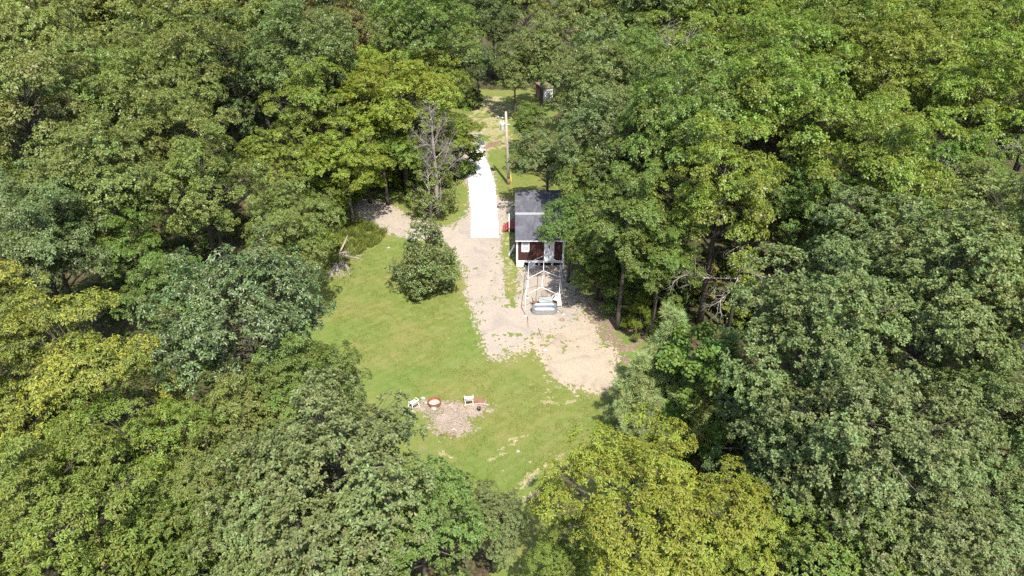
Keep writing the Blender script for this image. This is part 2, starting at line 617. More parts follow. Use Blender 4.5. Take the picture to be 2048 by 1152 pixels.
# middle distance
TPL['midA'] = broadleaf('broadleaf_tree', 41, L=.20, W=.12, droop=.25, nk=8, ns=110, nl=34, two=True, lobe=(.25, .40))
TPL['midB'] = broadleaf('broadleaf_tree', 42, L=.20, W=.12, droop=.25, nk=8, ns=74, nl=52, two=True, lobe=(.18, .3), Hv=6.2, gap=.06)
TPL['midC'] = broadleaf('broadleaf_tree', 43, L=.20, W=.11, droop=.35, nk=8, ns=120, nl=28, two=True, lobe=(.22, .46), Hv=4.8, dead=3)
TPL['midD'] = broadleaf('broadleaf_tree', 44, L=.21, W=.10, droop=.45, nk=8, ns=76, nl=56, two=True, lobe=(.16, .27), Hv=6.6, gap=.1, dead=3)
# far
TPL['farA'] = broadleaf('broadleaf_tree', 51, L=.24, W=.16, droop=.25, nk=7, ns=92, nl=32, two=True, lobe=(.24, .42), dead=2)
TPL['farB'] = broadleaf('broadleaf_tree', 52, L=.24, W=.16, droop=.25, nk=7, ns=60, nl=48, two=True, lobe=(.18, .3), Hv=6.0, dead=3)
TPL['pineA'] = pine_template('pine_tree', 61)
TPL['pineB'] = pine_template('pine_tree', 62, 8.0, 2.7)
TPL['sap'] = sapling_template('young_tree', 71, 7.0, 2.1, 1900, 8, .19, .16)
TPL['bush'] = sapling_template('shrub', 72, 2.6, 1.7, 620, 8, .17, .11)
TPL['brush'] = sapling_template('shrub', 75, 5.0, 1.5, 420, 7, .15, .08, 'leaf', 'oval', 0, 'bark_pale')
TPL['cedar'] = sapling_template('cedar_tree', 73, 6.0, 1.7, 1400, 12, .16, .035, 'needle', 'cone')
TPL['crab'] = sapling_template('apple_tree', 74, 8.0, 2.75, 3100, 8, .15, .085, 'leaf_glossy', 'mound', .34, 'bark')


def tree(tpl, loc, rz, sc, color, autumn, label, cat='tree', group=None, name=None):
    T = TPL[tpl]
    r = empty(name or T['name'], loc, rz, sc)
    for pn, me in T['parts']:
        o = bpy.data.objects.new(pn, me)
        link(o, r)
        if pn == 'crown':
            o.color = (*color, autumn)
    return tag(r, label, cat, group)

# ------------------------------------------------------------------ ground sheets
def in_poly(px, py, poly):
    px = np.asarray(px, float); py = np.asarray(py, float)
    ins = np.zeros(px.shape, bool)
    n = len(poly)
    for i in range(n):
        x0, y0 = poly[i]; x1, y1 = poly[(i + 1) % n]
        if y0 == y1:
            continue
        c = ((y0 > py) != (y1 > py)) & (px < (x1 - x0) * (py - y0) / (y1 - y0) + x0)
        ins ^= c
    return ins


def poly_sd(px, py, poly):
    """signed distance, positive inside"""
    d = np.full(px.shape, 1e9)
    n = len(poly)
    for i in range(n):
        x0, y0 = poly[i]; x1, y1 = poly[(i + 1) % n]
        ex, ey = x1 - x0, y1 - y0
        t = np.clip(((px - x0) * ex + (py - y0) * ey) / (ex * ex + ey * ey + 1e-12), 0, 1)
        d = np.minimum(d, np.hypot(px - x0 - t * ex, py - y0 - t * ey))
    return np.where(in_poly(px, py, poly), d, -d)


def G(pts):
    return [at(u, v)[:2] for u, v in pts]


LAWN = G([(560, 520), (600, 600), (590, 700), (660, 790), (740, 880), (850, 1000), (950, 1110), (1010, 1200), (1150, 1200),
          (1230, 1010), (1260, 900), (1300, 800), (1290, 700), (1240, 600), (1190, 540), (1160, 470), (1180, 390), (1160, 330),
          (1120, 280), (1110, 200), (1060, 180), (950, 182), (900, 196), (900, 280), (880, 330), (830, 370), (760, 380), (690, 390), (640, 450)])
GRAVEL = G([(700, 395), (765, 400), (830, 436), (880, 452), (905, 452), (935, 425), (938, 380), (920, 330), (925, 296), (962, 292), (975, 310), (990, 360),
            (998, 395), (1030, 398), (1030, 440), (1006, 460), (1003, 500), (1010, 530), (1014, 590), (1028, 604), (1034, 545), (1036, 530), (1138, 527), (1150, 560), (1156, 610),
            (1152, 650), (1090, 665), (1050, 690), (985, 722), (965, 685), (948, 640), (935, 595), (925, 540), (912, 505), (880, 482),
            (820, 478), (770, 462), (715, 440)])
WHITE = G([(941, 300), (962, 300), (977, 330), (990, 370), (994, 420), (997, 475), (943, 475), (942, 420), (938, 375), (934, 330)])
DIRT = G([(975, 690), (1050, 668), (1110, 650), (1150, 640), (1152, 580), (1165, 590), (1175, 640), (1205, 680), (1235, 720), (1258, 755),
          (1240, 776), (1190, 785), (1140, 782), (1105, 765), (1092, 730), (1060, 712), (995, 722)])
MULCH = G([(822, 806), (850, 800), (900, 806), (950, 806), (970, 808), (981, 817), (962, 827), (940, 838), (946, 858), (920, 869),
           (888, 870), (868, 860), (858, 838), (828, 822)])
TRACK = G([(955, 200), (1005, 200), (1000, 235), (985, 262), (998, 290), (965, 300), (950, 270), (952, 235)])
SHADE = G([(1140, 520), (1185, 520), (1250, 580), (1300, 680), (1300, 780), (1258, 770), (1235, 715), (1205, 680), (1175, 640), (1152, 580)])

cs = 0.115
xs = np.arange(-34, 17, cs); ys = np.arange(24.5, 121, cs)
GX, GY = np.meshgrid(xs, ys)
n1 = fbm(GX / 2.2, GY / 2.2, 3); n2 = fbm(GX / .55, GY / .55, 9, 3); n3 = fbm(GX / .22, GY / .22, 21, 2)
nz = n1 * .5 + n2 * .45 + n3 * .35


def sd(poly):
    return poly_sd(GX, GY, poly)


cat = np.zeros(GX.shape, np.int8)                  # 0 forest floor below
s_lawn = sd(LAWN)
cat[(s_lawn + n1 * 1.6 + n2 * .7) > 0] = 1
s_g = sd(GRAVEL); s_d = sd(DIRT)
s_t = sd(TRACK)
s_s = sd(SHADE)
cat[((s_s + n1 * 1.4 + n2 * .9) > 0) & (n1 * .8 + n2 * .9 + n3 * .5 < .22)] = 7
cat[((s_t + n1 * 2.0 + n2 * 1.2) > -1.0) & (n2 + n3 * .8 + n1 > -.25)] = 6
cat[(s_t + n1 * 2.2 + n2 * 1.6 + n3 * .8 - 2.2) > 0] = 4
cat[(s_d + n1 * 1.0 + n2 * .9 + n3 * 1.1 + (hash2(np.floor(GX / cs), np.floor(GY / cs), 7) - .5) * 1.0) > 0] = 4
cat[(s_g + n1 * .35 + n2 * .35 + n3 * .7 + (hash2(np.floor(GX / cs), np.floor(GY / cs), 4) - .5) * .5) > 0] = 2
# grass growing back through the thin gravel along its edge and in the old wheel strip
strip = sd(G([(1006, 470), (1030, 470), (1032, 540), (1028, 610), (1016, 612), (1008, 540)]))
sm = (strip + n1 * .4 + n2 * .9 + n3 * 1.1) > .25
cat[sm & (cat != 0) & (n3 + n2 * .5 > -.22)] = 6
cat[sm & (cat != 0) & (n3 * .6 + n2 > .2)] = 1
thin = (s_g > 0) & (s_g < 1.6) & (n3 + n2 * .6 - s_g * .12 > .40)
cat[thin] = 1
regrow = sd(G([(985, 668), (1100, 672), (1180, 690), (1100, 712), (1000, 712)]))
cat[(regrow + n2 * .8 > 0) & (n3 * .8 + n2 > .32)] = 1
cat[(sd(WHITE) + n3 * .18) > 0] = 3
cat[(sd(MULCH) + n2 * .4 + n3 * .6 + (hash2(np.floor(GX / cs), np.floor(GY / cs), 8) - .5) * .8) > 0] = 5
# bare streaks scraped into the lawn
for (a, b, w) in [((1040, 968), (1072, 945), .28), ((1046, 1004), (1088, 984), .34), ((1030, 985), (1060, 962), .22), ((1058, 955), (1100, 925), .18),
                  ((1112, 935), (1120, 912), .26), ((1000, 900), (1030, 884), .2), ((1060, 925), (1078, 900), .14), ((1090, 800), (1112, 806), .35),
                  ((1092, 780), (1100, 800), .3), ((1120, 806), (1150, 802), .2), ((880, 905), (910, 918), .2), ((970, 925), (1010, 905), .15),
                  ((1020, 880), (1060, 868), .12)]:
    (ax, ay), (bx, by) = at(*a)[:2], at(*b)[:2]
    ex, ey = bx - ax, by - ay
    t = np.clip(((GX - ax) * ex + (GY - ay) * ey) / (ex * ex + ey * ey), 0, 1)
    d = np.hypot(GX - ax - t * ex, GY - ay - t * ey)
    cat[(d < w * (.5 + n2 * 1.1 + n3 * 1.7)) & (cat == 1)] = 6
cat[(vnoise(GX / 1.1, GY / 1.1, 77) + n3 * .5 > 1.15) & (cat == 1) & (GY < 62)] = 6


def cells(name, k, mat, z):
    jj, ii = np.nonzero(cat == k)
    ny, nx = cat.shape
    vid = np.full((ny + 1, nx + 1), -1, np.int64)
    for a, b in ((0, 0), (0, 1), (1, 0), (1, 1)):
        vid[jj + a, ii + b] = 1
    vj, vi = np.nonzero(vid > 0)
    vid[vj, vi] = np.arange(len(vj))
    jit = cs * .42
    X = xs[0] - cs / 2 + vi * cs + (hash2(vi, vj, 5) - .5) * 2 * jit
    Y = ys[0] - cs / 2 + vj * cs + (hash2(vi, vj, 6) - .5) * 2 * jit
    Z = z + .012 * fbm(X / .8, Y / .8, 31, 2)
    Q = np.stack([vid[jj, ii], vid[jj, ii + 1], vid[jj + 1, ii + 1], vid[jj + 1, ii]], 1)
    o = bpy.data.objects.new(name, fast_mesh(name, np.stack([X, Y, Z], 1), Q, mat))
    link(o)
    return tag(o, kind='structure')


# lawn
m, nt, b = new_mat('lawn_grass')
P = wpos(nt)
big = noise_tex(nt, .16, 3, .55, P)
mid = noise_tex(nt, .9, 5, .65, P, .6)
fine = noise_tex(nt, 9, 5, .75, P)
c1 = ramp(nt, mid, [(.25, (.122, .154, .036)), (.5, (.148, .168, .046)), (.78, (.188, .180, .068))])
c2 = ramp(nt, big, [(.35, (.85, 1.0, .85)), (.65, (1.15, 1.02, 1.1))])
c = mixc(nt, 1.0, c1, c2, 'MULTIPLY')
wv = nt.nodes.new('ShaderNodeTexWave'); wv.inputs['Scale'].default_value = .42; wv.inputs['Distortion'].default_value = 2.5
wv.inputs['Detail'].default_value = 3
wm = nt.nodes.new('ShaderNodeMapping'); wm.inputs['Rotation'].default_value = (0, 0, .9); nt.links.new(P, wm.inputs[0]); nt.links.new(wm.outputs[0], wv.inputs['Vector'])
c = mixc(nt, .3, c, ramp(nt, wv.outputs['Fac'], [(.2, (.86, .90, .86)), (.8, (1.1, 1.07, 1.06))]), 'MULTIPLY')
clv = noise_tex(nt, 2.3, 4, .7, P)
c = mixc(nt, 1.0, c, ramp(nt, clv, [(.28, (.82, .93, .8)), (.46, (1, 1, 1)), (.62, (1, 1, 1)), (.74, (1.14, 1.07, 1.1))]), 'MULTIPLY')
f = ramp(nt, fine, [(.25, (.6, .64, .6)), (.55, (1, 1, 1)), (.8, (1.35, 1.25, 1.25))])
nt.links.new(mixc(nt, .8, c, f, 'MULTIPLY'), b.inputs['Base Color'])
b.inputs['Roughness'].default_value = .9; b.inputs['Specular IOR Level'].default_value = .12
bump(nt, b, fine, .6, .05)
M['lawn'] = m


def stone_mat(name, stops, patch, sc=26, rough=.95):
    m, nt, b = new_mat(name)
    P = wpos(nt)
    v = nt.nodes.new('ShaderNodeTexVoronoi'); v.inputs['Scale'].default_value = sc
    nt.links.new(P, v.inputs['Vector'])
    sp = nt.nodes.new('ShaderNodeSeparateColor'); nt.links.new(v.outputs['Color'], sp.inputs[0])
    n = noise_tex(nt, 7, 6, .8, P)
    ad = nd(nt, 'ShaderNodeMath', operation='ADD'); nt.links.new(sp.outputs[0], ad.inputs[0]); nt.links.new(n, ad.inputs[1])
    hf = nd(nt, 'ShaderNodeMath', operation='MULTIPLY'); nt.links.new(ad.outputs[0], hf.inputs[0]); hf.inputs[1].default_value = .5
    c = ramp(nt, hf.outputs[0], stops)
    big = noise_tex(nt, .45, 5, .65, P, .8)
    c2 = ramp(nt, big, patch)
    nt.links.new(mixc(nt, 1.0, c, c2, 'MULTIPLY'), b.inputs['Base Color'])
    b.inputs['Roughness'].default_value = rough; b.inputs['Specular IOR Level'].default_value = .2
    bump(nt, b, v.outputs['Distance'], .7, .03)
    return m


M['gravel'] = stone_mat('gravel', [(.2, (.262, .226, .186)), (.45, (.312, .272, .226)), (.75, (.368, .322, .272))],
                        [(.33, (.84, .83, .85)), (.5, (1, .98, .96)), (.68, (1.08, 1.04, 1.0))], 30)
M['white_gravel'] = stone_mat('white_gravel', [(.2, (.60, .58, .54)), (.5, (.76, .75, .72)), (.8, (.85, .84, .82))],
                              [(.3, (.95, .95, .95)), (.7, (1, 1, 1))], 24)
M['dirt'] = stone_mat('straw_dirt', [(.2, (.280, .225, .165)), (.45, (.332, .275, .208)), (.75, (.390, .330, .255))],
                      [(.33, (.80, .77, .78)), (.5, (.97, .96, .94)), (.66, (1.06, 1.04, 1.0))], 22)
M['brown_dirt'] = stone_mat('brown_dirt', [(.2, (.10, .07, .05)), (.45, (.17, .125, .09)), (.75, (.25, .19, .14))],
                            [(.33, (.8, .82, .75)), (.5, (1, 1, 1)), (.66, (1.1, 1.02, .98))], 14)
M['mulch'] = stone_mat('wood_chip_mulch', [(.2, (.205, .165, .135)), (.45, (.275, .225, .188)), (.75, (.36, .30, .255))],
                       [(.33, (.85, .83, .82)), (.66, (1.08, 1.02, 1.0))], 20)
M['dry_turf'] = stone_mat('dry_turf', [(.2, (.19, .18, .075)), (.45, (.265, .24, .125)), (.75, (.34, .30, .185))],
                          [(.33, (.85, .9, .8)), (.66, (1.05, 1.0, 1.0))], 10)
M['forest_floor'] = stone_mat('leaf_litter', [(.2, (.030, .023, .015)), (.45, (.065, .050, .030)), (.75, (.11, .085, .05))],
                              [(.33, (.6, .8, .5)), (.5, (.9, 1, .8)), (.68, (1.15, 1, .9))], 8)

# the ground: one sheet out to the horizon
mb = MB()
gx = [-1500, -400, -150, -80, -34 - .5, 17.5, 60, 150, 400, 1500]
gy = [-1500, -300, -60, 10, 24, 121.5, 180, 300, 700, 2500]
for j in range(len(gy) - 1):
    for i in range(len(gx) - 1):
        pass
vs = [(x, y, -.05 if (-35 < x < 18 and 23 < y < 122) else -.05) for y in gy for x in gx]
nx = len(gx)
fs = [(j * nx + i, j * nx + i + 1, (j + 1) * nx + i + 1, (j + 1) * nx + i) for j in range(len(gy) - 1) for i in range(nx - 1)]
mb.add(vs, fs)
tag(mb.build('ground', M['forest_floor']), kind='structure')
tag(cells('lawn', 1, M['lawn'], .0), kind='structure')
cells('gravel_drive', 2, M['gravel'], -.008)
cells('white_gravel_road', 3, M['white_gravel'], .006)
cells('bare_ground', 4, M['dirt'], -.012)
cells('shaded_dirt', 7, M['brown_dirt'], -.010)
cells('worn_turf', 6, M['dry_turf'], -.002)
cells('mulch_bed', 5, M['mulch'], -.004)

# ------------------------------------------------------------------ trees
VIS = [(950, 203), (1005, 205), (1018, 260), (1026, 330), (1035, 380), (1078, 385), (1082, 440), (1088, 486), (1138, 500), (1170, 540),
       (1215, 580), (1235, 640), (1250, 700), (1240, 770), (1200, 830), (1222, 880), (1195, 945), (1110, 1000), (1065, 1050),
       (1010, 970), (955, 930), (885, 870), (820, 770), (720, 720), (655, 670), (628, 600), (640, 540), (680, 470), (740, 415),
       (760, 390), (840, 390), (930, 345), (938, 300), (955, 250)]
COLS = {'blue': (.146, .192, .066), 'green': (.132, .194, .042), 'yg': (.164, .220, .037), 'lime': (.190, .248, .034), 'yel': (.30, .28, .045), 'olive': (.164, .204, .056),
        'dark': (.098, .138, .042), 'bright': (.125, .195, .040), 'brown': (.205, .18, .062), 'pine': (.31, .39, .17), 'apple': (.118, .155, .043), 'gold': (.225, .25, .032)}
# how foliage looks across the photo: (u, v, colour, share of turned leaves)
PAL = [(60, 60, 'olive', .1), (150, 40, 'olive', .05), (300, 100, 'olive', .12), (440, 60, 'olive', .2), (600, 90, 'blue', .05), (740, 100, 'brown', .15), (560, 30, 'olive', .2),
       (860, 60, 'green', .08), (1000, 40, 'dark', 0), (1060, 90, 'olive', .05), (1180, 120, 'blue', .1), (1250, 60, 'olive', .1), (1300, 160, 'green', .25),
       (1450, 60, 'yg', .2), (1650, 60, 'yg', .12), (1850, 60, 'yg', .18), (2000, 60, 'yg', .2), (1560, 260, 'yg', .1), (1750, 200, 'yg', .12),
       (1950, 250, 'yg', .25), (1880, 420, 'green', .2), (1440, 330, 'yg', .1), (1300, 330, 'green', .05), (1180, 300, 'blue', .03), (1200, 440, 'green', .05),
       (40, 220, 'olive', .15), (160, 200, 'olive', .1), (320, 210, 'olive', .35), (450, 200, 'dark', .0), (250, 330, 'olive', .15), (420, 340, 'olive', .15),
       (80, 360, 'olive', .1), (60, 500, 'blue', .0), (200, 480, 'green', .05), (330, 450, 'olive', .05), (540, 330, 'yg', .35), (600, 260, 'yg', .15),
       (700, 330, 'lime', .08), (800, 230, 'lime', .1), (560, 440, 'olive', .1), (480, 600, 'dark', .05), (330, 600, 'green', .1), (120, 660, 'yg', .6),
       (250, 720, 'yg', .5), (80, 850, 'yg', .35), (250, 880, 'yg', .25), (60, 1020, 'yg', .25), (250, 1050, 'green', .25), (480, 870, 'olive', .25),
       (640, 780, 'green', .12), (600, 900, 'blue', .0), (780, 920, 'blue', .0), (500, 1050, 'blue', .0), (720, 1060, 'blue', .05), (800, 1130, 'blue', .05), (980, 1050, 'blue', .0),
       (1250, 1000, 'yg', .2), (1350, 1080, 'yg', .25), (1500, 640, 'blue', .08), (1700, 560, 'blue', .1), (1900, 560, 'blue', .05), (1650, 800, 'blue', .05),
       (1800, 950, 'blue', .05), (1980, 800, 'blue', .05), (1600, 1050, 'dark', .03), (1900, 1100, 'blue', .05), (1540, 1080, 'blue', .05)]
CNAME = {'blue': 'grey-green', 'green': 'mid green', 'yg': 'yellow-green', 'yel': 'yellow', 'olive': 'olive green', 'dark': 'dark green', 'bright': 'bright green', 'lime': 'lime green', 'gold': 'golden green', 'apple': 'dark green',
         'brown': 'brownish green', 'pine': 'pale green'}
rnd = random.Random(5)
PLACED = []


def solve(u, v, rpx, tpl, zmul=1.0):
    T = TPL[tpl]
    s = 1.0
    for _ in range(12):
        x, y, px = at(u, v, T['zc'] * s * zmul)
        s = min(1.22, s * .5 + .5 * rpx / px / T['R'])
    return x, y, s


def put(u, v, rpx, tpl, col, aut, label, zmul=1.0, cat='tree', group='trees round the clearing', name=None):
    x, y, s = solve(u, v, rpx, tpl, zmul)
    j = [rnd.uniform(.93, 1.07), 1.0, rnd.uniform(.85, 1.05)]
    c = tuple(a * k for a, k in zip(COLS[col], j))
    PLACED.append((u, v, rpx, x, y, s * TPL[tpl]['R']))
    return tree(tpl, (x, y, -.05), rnd.uniform(0, 6.28), (s, s, s * zmul), c, aut, label, cat, group, name)


HAND = [
    # left foreground
    (165, 770, 180, 'chestB', 'yg', .62, 'broad tree turning yellow at left edge, the yellowest crown of the left wood'),
    (20, 800, 160, 'chestA', 'yg', .5, 'long-leaved yellow-green tree at the left edge below the yellow crown'),
    (275, 930, 150, 'chestB', 'yg', .32, 'long-leaved yellow-green tree at lower left with pale bare limbs showing'),
    (90, 1060, 190, 'chestA', 'yg', .28, 'yellow-green tree filling the bottom left corner of the picture'),
    (300, 1120, 130, 'oakA', 'green', .2, 'mid green tree at the bottom edge beside the bottom left corner tree'),
    (430, 1000, 130, 'chestB', 'olive', .22, 'drooping olive tree at bottom left between the yellow-green and grey-green crowns'),
    (480, 640, 172, 'gloss', 'dark', .1, 'dark glossy-leaved tree left of the lawn casting its shadow on the grass'),
    (340, 600, 95, 'midB', 'green', .12, 'mid green tree between the yellow crown and the dark glossy tree'),
    (600, 805, 132, 'chestA', 'green', .14, 'long-leaved drooping tree at the lawn edge above the fire ring'),
    (500, 880, 130, 'chestA', 'olive', .3, 'drooping olive-yellow tree left of the big grey-green oak'),
    (668, 975, 208, 'oakA', 'blue', .0, 'big grey-green oak in the bottom centre below the fire ring'),
    (560, 1085, 170, 'oakB', 'blue', .02, 'grey-green oak at the bottom edge left of centre'),
    (840, 1060, 140, 'oakC', 'green', .12, 'green oak with yellowing tips at the bottom edge left of the lawn tip'),
    (985, 1045, 72, 'oakA', 'blue', .0, 'small grey-green oak at the lower tip of the lawn'),
    (580, 505, 82, 'midB', 'olive', .08, 'olive tree at the left lawn edge behind the fallen branch'),
    # right foreground
    (1290, 1025, 190, 'chestA', 'gold', .25, 'bright yellow-green oak at bottom centre right of the lawn tip', .8),
    (1430, 1070, 135, 'chestB', 'gold', .2, 'yellow-green oak at the bottom edge right of the bright one', .8),
    (1130, 1130, 80, 'chestB', 'yg', .25, 'low yellow-green tree at the bottom edge below the lawn tip'),
    (1610, 690, 185, 'oakC', 'blue', .08, 'large grey-green oak right of the young pines'),
    (1590, 905, 150, 'oakB', 'blue', .04, 'grey-green oak below the large one at lower right, beside the pines', .8),
    (1740, 900, 190, 'oakA', 'blue', .06, 'grey-green oak in the middle of the lower right woods'),
    (1880, 620, 185, 'oakB', 'blue', .06, 'grey-green oak near the right edge at mid height'),
    (1985, 850, 150, 'oakA', 'blue', .06, 'grey-green oak at the right edge beside a dark gap with bare trunks'),
    (1680, 1100, 150, 'oakB', 'green', .03, 'deep green oak at the bottom edge in the lower right woods', .8),
    (1830, 1085, 170, 'oakA', 'blue', .06, 'pale grey-green oak near the bottom right corner', .84),
    (2010, 1060, 130, 'oakB', 'blue', .06, 'grey-green oak in the bottom right corner', .84),
    (1740, 520, 130, 'oakB', 'blue', .12, 'grey-green oak behind the large one, below the tall yellow-green oaks'),
    # right middle
    (1440, 400, 140, 'midD', 'yg', .08, 'yellow-green oak with layered boughs above the bare dead branches'),
    (1560, 250, 180, 'midB', 'yg', .1, 'tall yellow-green oak with a forked pale trunk in upper right'),
    (1770, 170, 190, 'midA', 'yg', .14, 'largest yellow-green oak crown at upper right'),
    (1760, 380, 150, 'midD', 'yg', .1, 'yellow-green oak below the largest upper right crown'),
    (1960, 240, 140, 'midD', 'yg', .26, 'yellow-tinged open tree with bare limbs at the right edge, upper part'),
    (1960, 430, 110, 'midC', 'olive', .25, 'olive tree with russet leaves at the right edge'),
    (1600, 430, 100, 'midB', 'green', .1, 'mid green tree behind the grey-green oaks right of centre'),
    (1340, 300, 115, 'midB', 'green', .1, 'green oak between the house trees and the tall yellow-green oaks', 1.25),
    (1255, 455, 100, 'midD', 'green', .06, 'green oak with layered boughs right of the house', 1.15),
    (1142, 450, 62, 'midC', 'green', .05, 'green oak reaching over the right side of the house roof'),
    (1220, 300, 105, 'midA', 'blue', .04, 'grey-green oak behind the house, upper of the pair'),
    (1096, 318, 74, 'midB', 'blue', .05, 'grey-green oak directly behind the house beside the utility pole', .85),
    (1190, 190, 95, 'midA', 'blue', .06, 'grey-green oak between the far shed and the house'),
    (1290, 150, 95, 'midC', 'green', .25, 'green tree with brownish patches right of the far shed'),
    (1085, 105, 62, 'farB', 'olive', .05, 'pale olive tree beyond the far shed'),
    (1195, 372, 80, 'midA', 'green', .04, 'mid green oak close behind the right end of the house'),
    (1200, 500, 72, 'midB', 'green', .04, 'mid green oak right of the house shading the gravel', .75),
    (1320, 530, 85, 'midD', 'green', .06, 'green oak left of the bare dead branches', 1.0),
    (1205, 548, 58, 'midC', 'green', .04, 'low mid green tree shading the ground right of the canopy frame', .5),
    (1262, 575, 58, 'midB', 'green', .05, 'low green tree just behind the small cedar', .5),
    (1052, 305, 36, 'farA', 'green', .03, 'small low tree just right of the utility pole', .5),
    (1030, 145, 45, 'farB', 'olive', .05, 'feathery olive tree left of the far shed'),
    (1062, 245, 40, 'farB', 'green', .03, 'small-crowned green oak right of the utility pole top', .8),
    # top middle and left of the drive
    (850, 75, 110, 'midB', 'green', .06, 'tall green tree with two visible trunks above the driveway'),
    (985, 22, 62, 'farB', 'dark', .0, 'dark green tree at the top edge beyond the driveway end'),
    (930, 45, 52, 'farA', 'green', .04, 'green tree behind the tall two-trunked tree'),
    (1050, 15, 60, 'farA', 'olive', .04, 'olive tree at the top edge above the far shed'),
    (955, 130, 42, 'farA', 'dark', .0, 'dark shaded tree at the far end of the driveway clearing'),
    (1010, 70, 48, 'farB', 'dark', .0, 'dark tree in the gap at the top centre of the picture'),
    (745, 120, 50, 'farA', 'brown', .2, 'brownish thinning tree left of the tall green tree'),
    (800, 215, 112, 'midA', 'lime', .1, 'bright yellow-green maple behind the dead grey tree', .78),
    (725, 175, 82, 'midB', 'lime', .12, 'bright yellow-green tree upper left of the maple'),
    (868, 165, 72, 'midA', 'yg', .1, 'yellow-green tree above the maple near the drive'),
    (765, 300, 80, 'midC', 'yg', .06, 'low yellow-green tree left of the dead tree', .7),
    (850, 305, 62, 'midB', 'lime', .06, 'low bright tree right behind the dead tree', .62),
    (900, 272, 70, 'midB', 'yg', .08, 'green-yellow tree left of the parked cars', .62),
    (620, 225, 92, 'midD', 'yg', .16, 'tall narrow yellow-green tree left of the maple'),
    (690, 325, 88, 'midB', 'lime', .08, 'yellow-green tree over the shaded left end of the gravel', .75),
    (735, 352, 55, 'midC', 'lime', .05, 'low bright tree at the shaded gravel end, leafed to the ground', .5),
    (640, 395, 60, 'midB', 'yg', .08, 'low yellow-green tree behind the tall grass, leafed to the ground', .55),
    (540, 335, 75, 'midC', 'yg', .34, 'tree with yellow and orange patches in the middle of the left wood'),
    (585, 440, 80, 'midC', 'olive', .1, 'olive tree behind the dark glossy tree next to the lawn'),
    (310, 235, 120, 'midA', 'olive', .32, 'olive tree with an orange-yellow top in the left wood'),
    (420, 390, 110, 'midB', 'olive', .12, 'olive tree with bare limbs in the middle of the left wood'),
    (200, 380, 130, 'midA', 'olive', .12, 'broad olive tree below the orange-topped tree'),
    (90, 470, 120, 'midB', 'blue', .03, 'grey-green tree at the left edge above the yellow crown'),
    (250, 510, 85, 'midD', 'green', .06, 'mid green tree above the yellow crown at left'),
    (455, 205, 75, 'farB', 'dark', .0, 'dark blue-green tree right of the orange-topped tree'),
]
for h in HAND:
    put(*h)

# the rest of the wood, spaced as trees stand
poly = VIS
rr = np.random.default_rng(8)
cand = []
yy = 12.0
while yy < 205:
    w = 20 + yy * .80
    st = 6.9 if yy < 105 else 9.6
    xx = -w
    while xx < w:
        cand.append((xx + rr.uniform(-2.2, 2.2), yy + rr.uniform(-2.2, 2.2)))
        xx += st
    yy += st * .95
VX = np.array([p[0] for p in VIS], float); VY = np.array([p[1] for p in VIS], float)
ang = np.linspace(0, 2 * math.pi, 20, endpoint=False)
PINES = [(1235, 620), (1330, 610), (1440, 650), (1445, 850), (1400, 930), (1230, 900)]
labels_seen = set()
auto = []
for x, y in cand:
    s = rr.uniform(.84, 1.24)
    R, zc, top = 5.5 * s, 12 * s, 17.5 * s
    u, v, px = proj(x, y, zc)
    rp = R * px
    if any((x - p[3]) ** 2 + (y - p[4]) ** 2 < (.54 * (R + p[5])) ** 2 for p in PLACED):
        continue
    if (v > 1090 and 330 < u < 1560) or (v > 960 and 1060 < u < 1570):
        continue
    if math.sqrt(x * x + y * y + (38 - top) ** 2) < 28.5 or (v > 1040 and u > 1400):
        continue
    if any((x - p[0]) ** 2 + (y - p[1]) ** 2 < (6.3) ** 2 for p in auto):
        continue
    if u < -rp * 1.1 or u > 2048 + rp * 1.1 or v - rp * 1.2 > 1152 + 60 or v + rp * .35 < 0:
        continue
    eu = u + np.cos(ang) * rp * 1.06; ev = v + np.sin(ang) * rp * 1.12
    if in_poly(eu, ev, VIS).any() or in_poly(np.array([u]), np.array([v]), VIS)[0]:
        continue
    if in_poly(eu, ev, PINES).any() or in_poly(np.array([u]), np.array([v]), PINES)[0]:
        continue
    if (((VX - u) / rp) ** 2 + ((VY - v) / rp) ** 2 < 1.1).any():
        continue
    bu, bv, _ = proj(x, y, 0)
    if in_poly(np.array([bu]), np.array([bv]), VIS)[0]:
        continue
    # keep the yard round the house and the way behind it open
    if -9 < x < 6.5 and 30 < y < 117:
        continue
    auto.append((x, y, s, u, v, rp))
